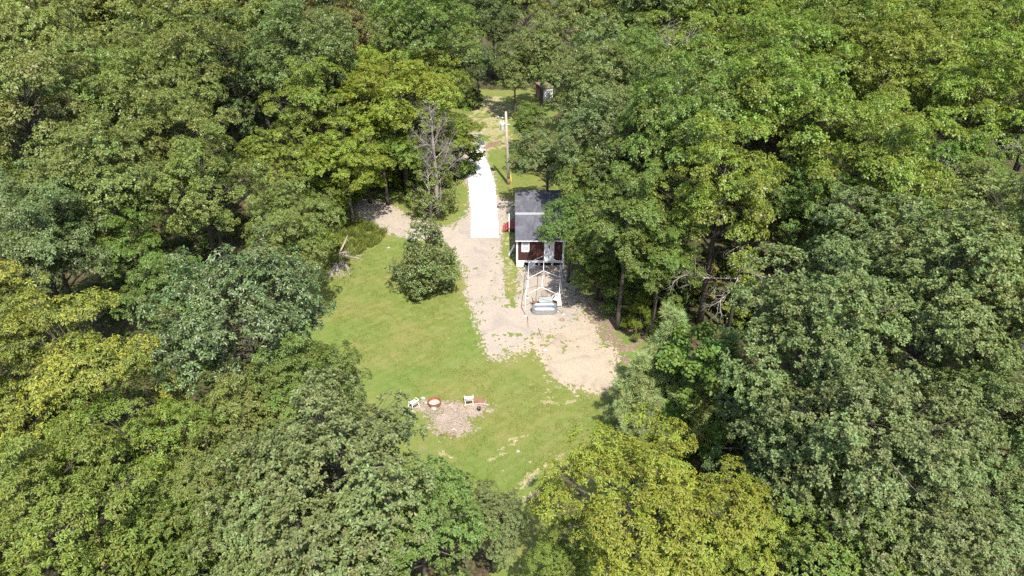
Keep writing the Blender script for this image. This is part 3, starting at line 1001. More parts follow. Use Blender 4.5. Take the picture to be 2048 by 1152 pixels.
SHORT = ['yellow crown at left', 'tree under the yellow crown', 'tree with pale bare limbs', 'bottom left corner tree', 'mid green bottom-edge tree',
         'drooping olive bottom tree', 'dark glossy tree', 'tree beside the dark glossy one', 'drooping tree above the fire ring', 'drooping olive-yellow tree', 'big grey-green bottom oak',
         'bottom-edge oak left of centre', 'yellow-tipped bottom oak', 'small oak at the lawn tip', 'tree behind the fallen branch', 'bright yellow-green bottom oak',
         'oak by the bright bottom one', 'low tree below the lawn tip', 'large oak right of the pines', 'oak below the large right one', 'oak mid lower-right woods', 'oak near the right edge',
         'right-edge oak by the dark gap', 'deep green bottom oak', 'pale bottom right oak', 'bottom right corner oak', 'oak below the tall ones', 'oak above the bare dead branches',
         'tall fork-trunked oak', 'largest upper right crown', 'oak below the largest crown', 'open tree at upper right edge', 'russet right-edge tree', 'tree behind the right oaks',
         'oak beside the tall ones', 'layered oak right of the house', 'oak over the house roof', 'upper oak behind the house', 'oak beside the utility pole', 'oak between shed and house',
         'brown-patched tree by the shed', 'pale olive tree beyond the shed', 'oak close behind the house end', 'oak shading the gravel', 'oak left of the dead branches', 'low tree right of the frame', 'low tree behind the cedar', 'low tree by the pole', 'feathery olive tree', 'small oak by the pole top', 'tall two-trunked tree', 'dark top-edge tree', 'tree behind the two-trunked one', 'top-edge olive tree', 'dark tree at the drive end', 'dark top-centre tree', 'brownish thinning tree', 'maple behind the dead tree', 'bright tree beside the maple', 'tree above the maple', 'low tree left of the dead one', 'low tree behind the dead one',
         'tree left of the parked cars', 'tall narrow tree', 'tree over the gravel end', 'low tree at the gravel end', 'low tree behind the tall grass', 'yellow-and-orange-patched tree', 'olive tree by the lawn', 'orange-topped tree', 'bare-limbed olive tree', 'broad olive tree',
         'grey-green left-edge tree', 'tree above the yellow crown', 'dark blue-green tree']
ORD = ['', 'second ', 'third ', 'fourth ', 'fifth ', 'sixth ', 'seventh ', 'eighth ', 'ninth ', 'tenth ', 'eleventh ', 'twelfth ', 'thirteenth ', 'fourteenth ', 'fifteenth ', 'sixteenth ', 'seventeenth ', 'eighteenth ', 'nineteenth ', 'twentieth '] + ['last '] * 9
assert len(SHORT) == len(HAND)
used = {}


def auto_label(u, v, cname):
    k = min(range(len(HAND)), key=lambda i: (HAND[i][0] - u) ** 2 + (HAND[i][1] - v) ** 2)
    du, dv = u - HAND[k][0], HAND[k][1] - v
    a = int(round(math.atan2(dv, du) / (math.pi / 4))) % 8
    w = ['right of', 'above and right of', 'above', 'above and left of', 'left of', 'below and left of', 'below', 'below and right of'][a]
    key = (k, w, cname)
    n = used[key] = used.get(key, -1) + 1
    return '%s%s tree %s the %s' % (ORD[n], cname, w, SHORT[k])


auto.sort(key=lambda t: -t[4])
for x, y, s, u, v, rp in auto:
    k = min(PAL, key=lambda p: (p[0] - u) ** 2 + 1.6 * (p[1] - v) ** 2)
    d = math.hypot(y, 26)
    if d < 48:
        tpl = rnd.choice(['oakA', 'oakC', 'chestA', 'chestB'] if u < 500 else ['oakA', 'oakB', 'oakC'])
    elif d < 92:
        tpl = rnd.choice(['midA', 'midB', 'midC', 'midD'])
    else:
        tpl = rnd.choice(['farA', 'farB'])
    j = [rnd.uniform(.90, 1.10), 1.0, rnd.uniform(.8, 1.05)]
    lum = rnd.uniform(.85, 1.15)
    c = tuple(a * b_ * lum for a, b_ in zip(COLS[k[2]], j))
    uu = min(max(u, 5), 2043); vv = min(max(v, 5), 1147)
    lab = auto_label(u, v, CNAME[k[2]])
    tree(tpl, (x, y, -.05), rnd.uniform(0, 6.28), (s, s, s * rnd.uniform(.93, 1.08)), c, min(.8, k[3] * rnd.uniform(.6, 1.4)), lab,
         'tree', 'trees of the wood', None)
print('AUTO TREES', len(auto), 'HAND', len(HAND))

# young pines and small trees at the wood's edge
def ground_tree(u, v, h, tpl, col, aut, label, cat='tree', wide=1.0, group=None, name=None):
    """u, v: foot of the trunk in the photo"""
    x, y, px = at(u, v)
    s = h / TPL[tpl]['top']
    j = [rnd.uniform(.93, 1.07), 1.0, rnd.uniform(.85, 1.05)]
    c = tuple(a * k for a, k in zip(COLS[col], j))
    return tree(tpl, (x, y, -.05), rnd.uniform(0, 6.28), (s * wide, s * wide, s), c, aut, label, cat, group, name)


ground_tree(1320, 842, 9.8, 'pineA', 'pine', .03, 'tallest young pine at the right edge of the lawn', group='young pines beside the lawn')
ground_tree(1268, 862, 7.0, 'pineB', 'pine', .12, 'shorter pine nearest the bare ground with browning needles', group='young pines beside the lawn')
ground_tree(1375, 890, 7.6, 'pineB', 'pine', .04, 'pine in front of the leafy young tree, with its trunk showing', group='young pines beside the lawn')
ground_tree(1425, 850, 8.4, 'pineA', 'pine', .03, 'pine mostly hidden behind the leafy young tree, next to the grey-green oak', group='young pines beside the lawn')
ground_tree(1300, 905, 5.0, 'pineA', 'pine', .2, 'small pine at the lower corner of the pine group', group='young pines beside the lawn')
ground_tree(1374, 876, 9.6, 'sap', 'bright', .0, 'bright green leafy young tree growing among the pines', wide=1.1)
ground_tree(1276, 672, 4.6, 'cedar', 'yg', .2, 'small olive-yellow cedar beside the shaded bare ground')
ground_tree(858, 580, 8.0, 'crab', 'apple', .12, 'dark green apple tree standing alone on the lawn beside the gravel', wide=1.12)
ground_tree(862, 440, 6.4, 'brush', 'olive', .2, 'loose twiggy brush at the foot of the dead grey tree, left of its trunk', 'shrub', 1.0, name='shrub')
ground_tree(884, 425, 7.0, 'brush', 'olive', .35, 'browning brush climbing the dead trunk on its right side', 'shrub', .9, name='shrub')
ground_tree(838, 415, 4.0, 'brush', 'yg', .1, 'yellow-green brush between the dead tree and the shaded gravel', 'shrub', 1.1, name='shrub')
ground_tree(800, 372, 6.0, 'sap', 'yg', .08, 'yellow-green young tree at the wood edge left of the dead tree')
ground_tree(880, 372, 5.0, 'sap', 'yg', .05, 'yellow-green young tree under the crown behind the dead tree')
ground_tree(915, 345, 4.2, 'bush', 'green', .02, 'green shrub at the left edge of the white road', 'shrub', 1.0, name='shrub')
ground_tree(700, 405, 5.0, 'sap', 'yg', .12, 'young tree with light leaves over the shaded gravel end')
ground_tree(640, 425, 6.0, 'sap', 'yg', .1, 'young yellow-green tree behind the tall grass')
ground_tree(660, 455, 2.4, 'bush', 'bright', .0, 'bright green shrub at the shaded left end of the gravel', 'shrub', 1.0, name='shrub')
ground_tree(625, 510, 3.4, 'bush', 'yg', .05, 'yellow-green shrub left of the fallen branch', 'shrub', 1.0, name='shrub')
ground_tree(1215, 560, 3.0, 'bush', 'dark', .02, 'dark shrub in the shade right of the frame shelter', 'shrub', 1.1, name='shrub')
ground_tree(1262, 560, 4.2, 'sap', 'dark', .04, 'dark young tree in the shade behind the cedar')
ground_tree(1330, 600, 4.5, 'bush', 'green', .04, 'green shrub in the dark gap above the tallest pine', 'shrub', .8, name='shrub')
ground_tree(1400, 600, 4.0, 'brush', 'brown', .5, 'russet brush under the bare dead branches', 'shrub', 1.3, name='shrub')
ground_tree(1236, 622, 2.6, 'bush', 'green', .05, 'low green shrub left of the olive-yellow cedar', 'shrub', .9, name='shrub')
ground_tree(1480, 640, 6.0, 'sap', 'yg', .35, 'yellowing young tree below the bare dead branches', group=None)
ground_tree(940, 215, 3.0, 'bush', 'green', .0, 'shrub left of the far grass by the driveway end', 'shrub', 1.0, name='shrub')
ground_tree(1052, 262, 4.5, 'sap', 'green', .0, 'small green tree right of the top of the utility pole', name='young_tree')

# ------------------------------------------------------------------ object materials
M['white_paint'] = simple_mat('white_paint', (.72, .73, .74), (.60, .61, .62), 4, .6)
M['white_plastic'] = simple_mat('white_plastic', (.80, .78, .70), (.66, .64, .56), 5, .45)
M['white_metal'] = simple_mat('white_metal', (.74, .74, .74), (.60, .59, .58), 8, .4)
M['galv'] = simple_mat('galvanised_steel', (.48, .50, .53), (.34, .36, .39), 9, .38, .75)
M['rust'] = simple_mat('rusty_steel', (.30, .12, .055), (.15, .065, .035), 12, .9)
M['stone'] = simple_mat('pale_stone', (.38, .35, .31), (.26, .235, .205), 8, .9)
M['ash'] = simple_mat('ash', (.50, .47, .46), (.24, .22, .21), 9, .95)
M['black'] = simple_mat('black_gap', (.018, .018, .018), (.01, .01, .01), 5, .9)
M['dark_metal'] = simple_mat('dark_metal', (.10, .075, .06), (.05, .04, .035), 10, .6)
M['grey_panel'] = simple_mat('grey_panel', (.46, .46, .48), (.38, .38, .40), 4, .6)
M['red_paint'] = simple_mat('red_paint', (.30, .055, .05), (.20, .035, .035), 6, .7)
M['yellow'] = simple_mat('yellow_plastic', (.75, .62, .07), (.6, .5, .05), 5, .5)
M['old_wood'] = simple_mat('weathered_wood', (.40, .33, .26), (.22, .17, .13), 10, .9)
M['pale_wood'] = simple_mat('pale_wood', (.52, .45, .38), (.36, .30, .25), 10, .9)
M['pole_wood'] = simple_mat('pole_wood', (.44, .38, .31), (.30, .25, .20), 5, .9)
M['rust_wood'] = simple_mat('rust_wood', (.26, .13, .085), (.15, .075, .05), 8, .9)
M['glass'] = simple_mat('window_glass', (.10, .12, .14), (.06, .07, .08), 3, .08, .0, .6)
M['table_glass'] = simple_mat('table_top', (.33, .37, .36), (.26, .29, .28), 5, .25, .0, .5)
M['tyre'] = simple_mat('tyre_rubber', (.03, .03, .03), (.02, .02, .02), 6, .9)
M['car_white'] = simple_mat('car_paint_white', (.74, .74, .73), (.68, .68, .67), 3, .25, .0, .5)
M['car_grey'] = simple_mat('car_paint_silver', (.42, .40, .37), (.38, .36, .33), 3, .3, .3, .5)
M['lamp_red'] = simple_mat('lamp_red', (.35, .03, .03), (.3, .02, .02), 3, .3)
M['shed_brown'] = simple_mat('shed_brown', (.20, .125, .09), (.14, .09, .065), 6, .85)
M['dirt_bank'] = M['dirt']

# roofing: mineral felt with pale sun dapples painted into its colour
m, nt, b = new_mat('roofing_felt')
tc = nt.nodes.new('ShaderNodeTexCoord')
mp = nt.nodes.new('ShaderNodeMapping'); mp.inputs['Scale'].default_value = (1.2, .5, 1)
nt.links.new(tc.outputs['Object'], mp.inputs[0])
n1_ = noise_tex(nt, 1.3, 6, .7, mp.outputs[0], .8)
n2_ = noise_tex(nt, 14, 4, .7, mp.outputs[0])
c = ramp(nt, n1_, [(.3, (.065, .065, .078)), (.55, (.105, .105, .122)), (.7, (.165, .16, .18)), (.8, (.33, .325, .35))])
c = mixc(nt, .7, c, ramp(nt, n2_, [(.3, (.7, .7, .7)), (.7, (1.25, 1.25, 1.25))]), 'MULTIPLY')
nt.links.new(c, b.inputs['Base Color']); b.inputs['Roughness'].default_value = .85; b.inputs['Specular IOR Level'].default_value = .3
M['felt'] = m
# siding: dark red-brown stained boards, worn in vertical streaks
m, nt, b = new_mat('stained_siding')
tc = nt.nodes.new('ShaderNodeTexCoord')
mp = nt.nodes.new('ShaderNodeMapping'); mp.inputs['Scale'].default_value = (9, 9, .7)
nt.links.new(tc.outputs['Object'], mp.inputs[0])
n1_ = noise_tex(nt, 1.0, 6, .7, mp.outputs[0], .3)
c = ramp(nt, n1_, [(.3, (.028, .011, .010)), (.55, (.062, .024, .020)), (.72, (.115, .045, .034)), (.82, (.20, .09, .065))])
nt.links.new(c, b.inputs['Base Color']); b.inputs['Roughness'].default_value = .75; b.inputs['Specular IOR Level'].default_value = .3
M['siding'] = m

# ------------------------------------------------------------------ the house
HX0, HX1, HY0, HY1 = .42, 5.15, 62.4, 72.4
house = empty('small_house', (HX0, HY0, 0))
tag(house, 'small dark brown house with grey felt roof and white trim beside the gravel', 'house')


def L_(mb):                                   # world -> house local
    mb.v = [(x - HX0, y - HY0, z) for x, y, z in mb.v]
    return mb


ymid = 67.0
# walls: each a slab; grooves between the siding boards are real
def siding_wall(axis, a0, a1, fixed, z0, z1, parent, outward):
    """boards side by side; skip openings handled by covering frames"""
    n = max(1, int(round((a1 - a0) / .30)))
    w = (a1 - a0) / n
    for i in range(n):
        mb = MB()
        p0 = a0 + i * w + .006; p1 = a0 + (i + 1) * w - .006
        if axis == 'x':
            mb.box(p0, p1, *sorted((fixed, fixed + outward * .02)), z0, z1)
        else:
            mb.box(*sorted((fixed, fixed + outward * .02)), p0, p1, z0, z1)
        L_(mb).build('board', M['siding'], parent)


core = L_(MB().box(HX0 + .03, HX1 - .03, HY0 + .03, ymid, .45, 3.05)).build('wall', M['siding'], house)
core2 = L_(MB().box(HX0 + .03, HX1 + .22, ymid + .003, HY1, .45, 3.40)).build('wall', M['siding'], house)
siding_wall('x', HX0 + .17, HX1 - .17, HY0 + .03, .74, 3.0, core, -1)
siding_wall('y', HY0 + .17, ymid - .05, HX0 + .03, .6, 3.0, core, -1)
siding_wall('y', HY0 + .17, ymid - .05, HX1 - .03, .6, 3.0, core, 1)
siding_wall('y', ymid + .1, HY1 - .05, HX0 + .03, .6, 3.35, core2, -1)
for x in (HX0, HX1 - .17):
    L_(MB().box(x, x + .17, HY0 - .012, HY0 + .16, .5, 3.06)).build('corner_trim', M['white_paint'], house)
L_(MB().box(HX0 + .172, HX1 - .172, HY0 - .02, HY0 + .02, .50, .735)).build('base_trim', M['white_paint'], house)
L_(MB().box(HX0 + .172, HX1 - .172, HY0 - .016, HY0 + .02, 3.0, 3.08)).build('eave_trim', M['white_paint'], house)
# roof, front part: a low slope towards the yard in overlapping felt strips
roof = L_(MB().add([(HX0 - .08, HY0 - .28, 3.08), (HX1 + .10, HY0 - .28, 3.08), (HX1 + .10, ymid, 3.36), (HX0 - .08, ymid, 3.36),
                    (HX0 - .08, HY0 - .28, 3.18), (HX1 + .10, HY0 - .28, 3.18), (HX1 + .10, ymid, 3.46), (HX0 - .08, ymid, 3.46)],
                   [(0, 3, 2, 1), (4, 5, 6, 7), (0, 1, 5, 4), (1, 2, 6, 5), (2, 3, 7, 6), (3, 0, 4, 7)])).build('roof', M['white_paint'], house)
L_(MB().box(HX0 - .10, HX1 + .12, HY0 - .325, HY0 - .283, 3.06, 3.20)).build('fascia', M['white_paint'], roof)
ns_ = 5
for i in range(ns_):
    y0 = HY0 - .33 + (ymid - HY0 + .33) * i / ns_; y1 = HY0 - .33 + (ymid - HY0 + .33) * (i + 1) / ns_ + .06
    if i == ns_ - 1: y1 = ymid - .003
    z = lambda y: 3.185 + (y - HY0 + .28) * .28 / (ymid - HY0 + .28)
    a = .012 + .0 * i
    x0, x1 = HX0 - .11, HX1 + .13
    L_(MB().add([(x0, y0, z(y0) + .004), (x1, y0, z(y0) + .004), (x1, y1, z(y1)), (x0, y1, z(y1)),
                 (x0, y0, z(y0) + .018), (x1, y0, z(y0) + .018), (x1, y1, z(y1) + .006), (x0, y1, z(y1) + .006)],
                [(0, 3, 2, 1), (4, 5, 6, 7), (0, 1, 5, 4), (1, 2, 6, 5), (2, 3, 7, 6), (3, 0, 4, 7)])).build('felt_strip', M['felt'], roof)
# rear part: a step higher, white step board facing the yard
roof2 = L_(MB().add([(HX0 - .08, ymid + .004, 3.42), (HX1 + .40, ymid + .004, 3.42), (HX1 + .40, HY1 + .2, 3.36), (HX0 - .08, HY1 + .2, 3.36),
                     (HX0 - .08, ymid + .004, 3.74), (HX1 + .40, ymid + .004, 3.74), (HX1 + .40, HY1 + .2, 3.55), (HX0 - .08, HY1 + .2, 3.55)],
                    [(0, 3, 2, 1), (4, 5, 6, 7), (0, 1, 5, 4), (1, 2, 6, 5), (2, 3, 7, 6), (3, 0, 4, 7)])).build('roof', M['white_paint'], house)
L_(MB().box(HX0 - .10, HX1 + .42, ymid - .045, ymid, 3.475, 3.755)).build('fascia', M['grey_panel'], roof2)
for i in range(5):
    y0 = ymid - .05 + (HY1 + .24 - ymid) * i / 5; y1 = ymid - .05 + (HY1 + .24 - ymid) * (i + 1) / 5 + .05
    z = lambda y: 3.747 - (y - ymid) * .19 / (HY1 + .2 - ymid)
    x0, x1 = HX0 - .11, HX1 + .43
    L_(MB().add([(x0, y0, z(y0) + .004), (x1, y0, z(y0) + .004), (x1, y1, z(y1)), (x0, y1, z(y1)),
                 (x0, y0, z(y0) + .018), (x1, y0, z(y0) + .018), (x1, y1, z(y1) + .006), (x0, y1, z(y1) + .006)],
                [(0, 3, 2, 1), (4, 5, 6, 7), (0, 1, 5, 4), (1, 2, 6, 5), (2, 3, 7, 6), (3, 0, 4, 7)])).build('felt_strip', M['felt'], roof2)
L_(MB().tube([(1.35, 70.6, 3.5), (1.35, 70.6, 4.0)], .07, 10)).build('vent_pipe', M['galv'], roof2)
# window
wx0, wx1, wz0, wz1 = .98, 1.66, 1.80, 2.90
win = L_(MB().box(wx0 + .05, wx1 - .05, HY0 - .012, HY0 + .06, wz0 + .05, wz1 - .05)).build('window', M['glass'], house)
for nm, bx in (('frame', (wx0 - .05, wx0 + .05, HY0 - .05, HY0 + .03, wz0 - .05, wz1 + .05)), ('frame', (wx1 - .05, wx1 + .05, HY0 - .05, HY0 + .03, wz0 - .05, wz1 + .05)),
               ('frame', (wx0 + .052, wx1 - .052, HY0 - .047, HY0 + .03, wz1 - .05, wz1 + .05)), ('sill', (wx0 + .052, wx1 - .052, HY0 - .07, HY0 + .03, wz0 - .06, wz0 + .05)),
               ('sash_bar', (wx0 + .052, wx1 - .052, HY0 - .03, HY0 + .02, 2.32, 2.38))):
    L_(MB().box(*bx)).build(nm, M['white_paint'], win)
L_(MB().box(wx0 + .06, wx1 - .06, HY0 - .018, HY0 - .013, wz0 + .06, 2.31)).build('curtain', M['grey_panel'], win)
L_(MB().box(wx0 + .06, wx1 - .06, HY0 - .018, HY0 - .013, 2.39, 2.72)).build('curtain', M['grey_panel'], win)
# door
door = L_(MB().box(3.26, 4.06, HY0 - .03, HY0 + .05, .72, 2.80)).build('door', M['white_paint'], house)
for bx in ((3.17, 3.258, HY0 - .055, HY0 + .03, .66, 2.9), (4.062, 4.15, HY0 - .055, HY0 + .03, .66, 2.9), (3.26, 4.06, HY0 - .052, HY0 + .03, 2.805, 2.9)):
    L_(MB().box(*bx)).build('door_frame', M['white_paint'], door)
L_(MB().box(3.60, 3.72, HY0 - .036, HY0, 2.12, 2.50)).build('door_pane', M['glass'], door)
L_(MB().tube([(3.34, HY0 - .09, 1.7), (3.34, HY0 - .03, 1.7)], .035, 8)).build('door_handle', M['dark_metal'], door)
L_(MB().box(3.2, 4.12, HY0 - .10, HY0 + .0, .655, .70)).build('threshold', M['grey_panel'], door)
# skirting below the floor
L_(MB().box(HX0 + .02, 1.20, HY0 - .01, HY0 + .05, -.05, .495)).build('skirt_panel', M['white_paint'], house)
L_(MB().box(HX0 + .02, HX0 + .06, HY0 + .06, HY1 - .1, -.05, .5)).build('skirt_panel', M['white_paint'], house)
L_(MB().box(HX0 + .1, HX1 - .1, HY0 + .35, HY1 - .2, -.05, .44)).build('crawl_space_shade', M['black'], house)  # near-black block paints the shade under the floor
for x in (2.6, 3.9, 5.0):
    L_(MB().box(x, x + .2, HY0 + .1, HY0 + .3, -.05, .445)).build('pier', M['grey_panel'], house)
L_(MB().box(5.19, 5.25, HY0 + .1, HY0 + .16, .5, 3.0)).build('downpipe', M['white_metal'], house)

pn = empty('skirt_sheet', (1.98, HY0 - .22, -.02)); tag(pn, 'grey sheet leaning in front of the house below the window', 'panel')
MB().add([(-.33, -.1, 0), (.33, -.1, 0), (.33, .16, .58), (-.33, .16, .58), (-.33, -.07, 0), (.33, -.07, 0), (.33, .19, .58), (-.33, .19, .58)],
         [(0, 1, 2, 3), (7, 6, 5, 4), (0, 4, 5, 1), (1, 5, 6, 2), (2, 6, 7, 3), (3, 7, 4, 0)]).build('sheet', M['grey_panel'], pn)
MB().bar((0, -.12, .05), (0, .13, .57), .035).build('batten', M['grey_panel'], pn)
wb = empty('white_board', (-.02, 64.6, -.02), .25); tag(wb, 'white board leaning by the left wall of the house', 'board')
MB().add([(-.3, 0, 0), (-.27, 0, 0), (.32, 0, 1.1), (.29, 0, 1.1), (-.3, .35, 0), (-.27, .35, 0), (.32, .35, 1.1), (.29, .35, 1.1)],
         [(0, 1, 2, 3), (7, 6, 5, 4), (0, 4, 5, 1), (1, 5, 6, 2), (2, 6, 7, 3), (3, 7, 4, 0)]).build('board', M['white_paint'], wb)

# timber scraps under the door
for i, (x, y, rz, l, mt, lab) in enumerate([(3.55, 61.95, .08, 1.5, 'rust_wood', 'rust brown plank lying along the house below the door'),
                                            (3.9, 61.6, -.12, 1.2, 'old_wood', 'weathered plank second out from the house below the door'),
                                            (3.1, 61.75, .5, .9, 'pale_wood', 'short pale plank lying askew left of the door'),
                                            (4.55, 61.5, .2, .5, 'pale_wood', 'small pale offcut right of the door')]):
    o = empty('plank', (x, y, -.01), rz); tag(o, lab, 'plank', 'planks in front of the house')
    MB().box(-l / 2, l / 2, -.09, .09, 0, .05).build('board', M[mt], o)
    MB().box(-l * .3, -l * .3 + .05, -.10, .10, .05, .085).build('cleat', M[mt], o)

# red entry steps on the left side of the house
st = empty('entry_steps', (-.02, 70.2, -.02)); tag(st, 'red wooden entry steps with white rail on the left side of the house', 'steps')
MB().box(-.36, .42, -.9, .9, .58, .66).build('landing', M['red_paint'], st)
for i in range(2):
    MB().box(-.36 - .3 * (i + 1), -.37 - .3 * i, -.7, .7, .38 - .2 * i, .44 - .2 * i).build('step', M['red_paint'], st)
for y in (-.72, .68):
    MB().add([(-.98, y, 0), (-.36, y, .5), (-.36, y, .6), (-1.0, y, .1), (-.98, y + .04, 0), (-.36, y + .04, .5), (-.36, y + .04, .6), (-1.0, y + .04, .1)],
             [(0, 1, 2, 3), (7, 6, 5, 4), (0, 4, 5, 1), (1, 5, 6, 2), (2, 6, 7, 3), (3, 7, 4, 0)]).build('stringer', M['red_paint'], st)
for x, y in ((-.32, -.85), (-.32, .81), (.36, -.85), (.36, .81)):
    MB().box(x, x + .08, y, y + .08, 0, .58 if x > 0 else 1.45).build('post', M['white_paint'], st)
MB().box(-.33, -.25, -.85, .89, 1.455, 1.52).build('handrail', M['white_paint'], st)

# ------------------------------------------------------------------ frame shelter
shel = empty('canopy_frame', (3.0, 57.2, 0)); tag(shel, 'bare white tubular canopy frame standing in front of the house', 'canopy frame')
S0 = np.array([3.0, 57.2, 0])
ribs = []
ZE, ZP = 2.02, 2.68
for (fl, fr, el, er, pk) in [((1051, 632), (1126.6, 628.5), (1051, 590), (1119.4, 591), (1083.5, 574)),
                             ((1055.5, 596), (1126.9, 591), (1056, 557), (1119.4, 554.5), (1087, 541.5)),
                             (None, None, (1057.5, 525.5), (1121, 524.7), (1088, 511))]:
    e0 = np.array([*at(*el, ZE)[:2], ZE]); e1 = np.array([*at(*er, ZE)[:2], ZE]); p = np.array([*at(*pk, ZP)[:2], ZP])
    y = (e0[1] + e1[1] + p[1]) / 3
    f0 = np.array([*at(*fl)[:2], -.03]) if fl else np.array([e0[0] - .1, e0[1], -.03])
    f1 = np.array([*at(*fr)[:2], -.03]) if fr else np.array([e1[0] + .3, e1[1], -.03])
    ribs.append((f0, e0, p, e1, f1))
    for f_, e_ in ((f0, e0), (f1, e1)):
        MB().tube([f_ - S0, e_ - S0 - np.array([0, 0, .06])], .027, 8).build('leg', M['white_metal'], shel, True)
        MB().box(f_[0] - S0[0] - .09, f_[0] - S0[0] + .09, f_[1] - S0[1] - .09, f_[1] - S0[1] + .09, -.02, .012).build('foot_plate', M['white_metal'], shel)
    for e_ in (e0, e1):
        k = e_ + (p - e_) * .09
        MB().tube([e_ - S0 - np.array([0, 0, .08]), e_ - S0 + np.array([0, 0, .01]), k - S0], .030, 8).build('elbow', M['white_metal'], shel, True)
        MB().tube([k - S0, p - S0], .025, 8).build('rafter', M['white_metal'], shel, True)
for a, b_ in ((0, 1), (1, 2)):
    for i, nm in ((1, 'eave_tube'), (2, 'ridge_tube'), (3, 'eave_tube')):
        MB().tube([ribs[a][i] - S0, ribs[b_][i] - S0], .025, 8).build(nm, M['white_metal'], shel, True)

# ------------------------------------------------------------------ stock tank
tx, ty = at(1089, 624)[:2]
tank = empty('stock_tank', (tx, ty, -.01), .015); tag(tank, 'oval galvanised stock tank in front of the canopy frame', 'tank')


def oval(l, w, n=10):
    r = w / 2; k = l / 2 - r
    return [(k + r * math.cos(a), r * math.sin(a)) for a in np.linspace(-math.pi / 2, math.pi / 2, n)] + \
           [(-k + r * math.cos(a), r * math.sin(a)) for a in np.linspace(math.pi / 2, 3 * math.pi / 2, n)]


def oval_loft(prof, closed_bottom=None):
    mb = MB(); rows = [oval(2.34 + d, .98 + d) for d, z in prof]
    n = len(rows[0])
    vs = [(x, y, prof[i][1]) for i, r in enumerate(rows) for x, y in r]
    fs = [(i * n + k, i * n + (k + 1) % n, (i + 1) * n + (k + 1) % n, (i + 1) * n + k) for i in range(len(prof) - 1) for k in range(n)]
    if closed_bottom is not None:
        fs.append(tuple(closed_bottom * n + k for k in range(n)))
    return mb.add(vs, fs)


oval_loft([(-.06, 0), (-.03, .08), (.0, .10), (-.03, .13), (-.02, .25), (.01, .28), (-.02, .31), (-.01, .43), (.02, .46), (-.01, .49), (0, .58),
           (-.02, .58), (-.05, .3), (-.08, .05)], 13).build('tank_wall', M['galv'], tank, True)
oval_loft([(.0, .575), (.045, .59), (.05, .61), (.0, .625), (-.05, .61), (-.045, .59)]).build('rim', M['galv'], tank, True)
MB().box(-.35, .25, -.16, .10, .04, .055).build('water_residue', M['ash'], tank)
MB().tube([(1.19, -.1, .1), (1.27, -.1, .1)], .04, 8).build('drain_plug', M['galv'], tank)

# ------------------------------------------------------------------ patio set
px_, py_ = at(1091, 600, .7)[:2]
tab = empty('patio_table', (px_, py_, -.01), .06); tag(tab, 'grey glass patio table behind the stock tank', 'table')
corner = lambda hw, hd, c_: [(-hw + c_, -hd), (hw - c_, -hd), (hw, -hd + c_), (hw, hd - c_), (hw - c_, hd), (-hw + c_, hd), (-hw, hd - c_), (-hw, -hd + c_)]
MB().prism(corner(.62, .45, .16), .70, .725).build('table_top', M['table_glass'], tab)
rim = MB(); pr = corner(.635, .465, .165)
for i in range(8):
    rim.tube([(*pr[i], .712), (*pr[(i + 1) % 8], .712)], .018, 6)
rim.build('table_rim', M['dark_metal'], tab)
for sx in (-1, 1):
    for sy in (-1, 1):
        MB().tube([(sx * .42, sy * .28, .70), (sx * .5, sy * .36, 0)], .018, 6).build('leg', M['dark_metal'], tab)


def metal_chair(x, y, rz, lab):
    c = empty('patio_chair', (x, y, -.01), rz); tag(c, lab, 'chair', 'dark metal patio chairs')
    MB().box(-.24, .24, -.22, .22, .41, .43).build('seat', M['rust_wood'], c)
    b_ = MB()
    b_.tube([(-.24, -.22, .42), (-.25, -.30, .9), (0, -.32, .97), (.25, -.30, .9), (.24, -.22, .42)], .016, 6)
    b_.build('back_frame', M['dark_metal'], c)
    for i in range(5):
        xx = -.16 + .08 * i
        MB().tube([(xx, -.225, .43), (xx, -.305, .93)], .007, 5).build('back_bar', M['dark_metal'], c)
    for s_ in (-1, 1):
        MB().tube([(s_ * .24, -.22, .42), (s_ * .27, -.26, 0)], .014, 6).build('leg', M['dark_metal'], c)
        MB().tube([(s_ * .24, .22, .42), (s_ * .27, .26, 0)], .014, 6).build('leg', M['dark_metal'], c)
        MB().tube([(s_ * .25, -.27, .66), (s_ * .28, .1, .66), (s_ * .27, .2, .42)], .014, 6).build('armrest', M['dark_metal'], c)


metal_chair(px_ - .05, py_ + .85, 3.2, 'dark metal patio chair behind the grey table')
metal_chair(px_ - .92, py_ + .1, -1.4, 'dark metal patio chair at the left end of the grey table')


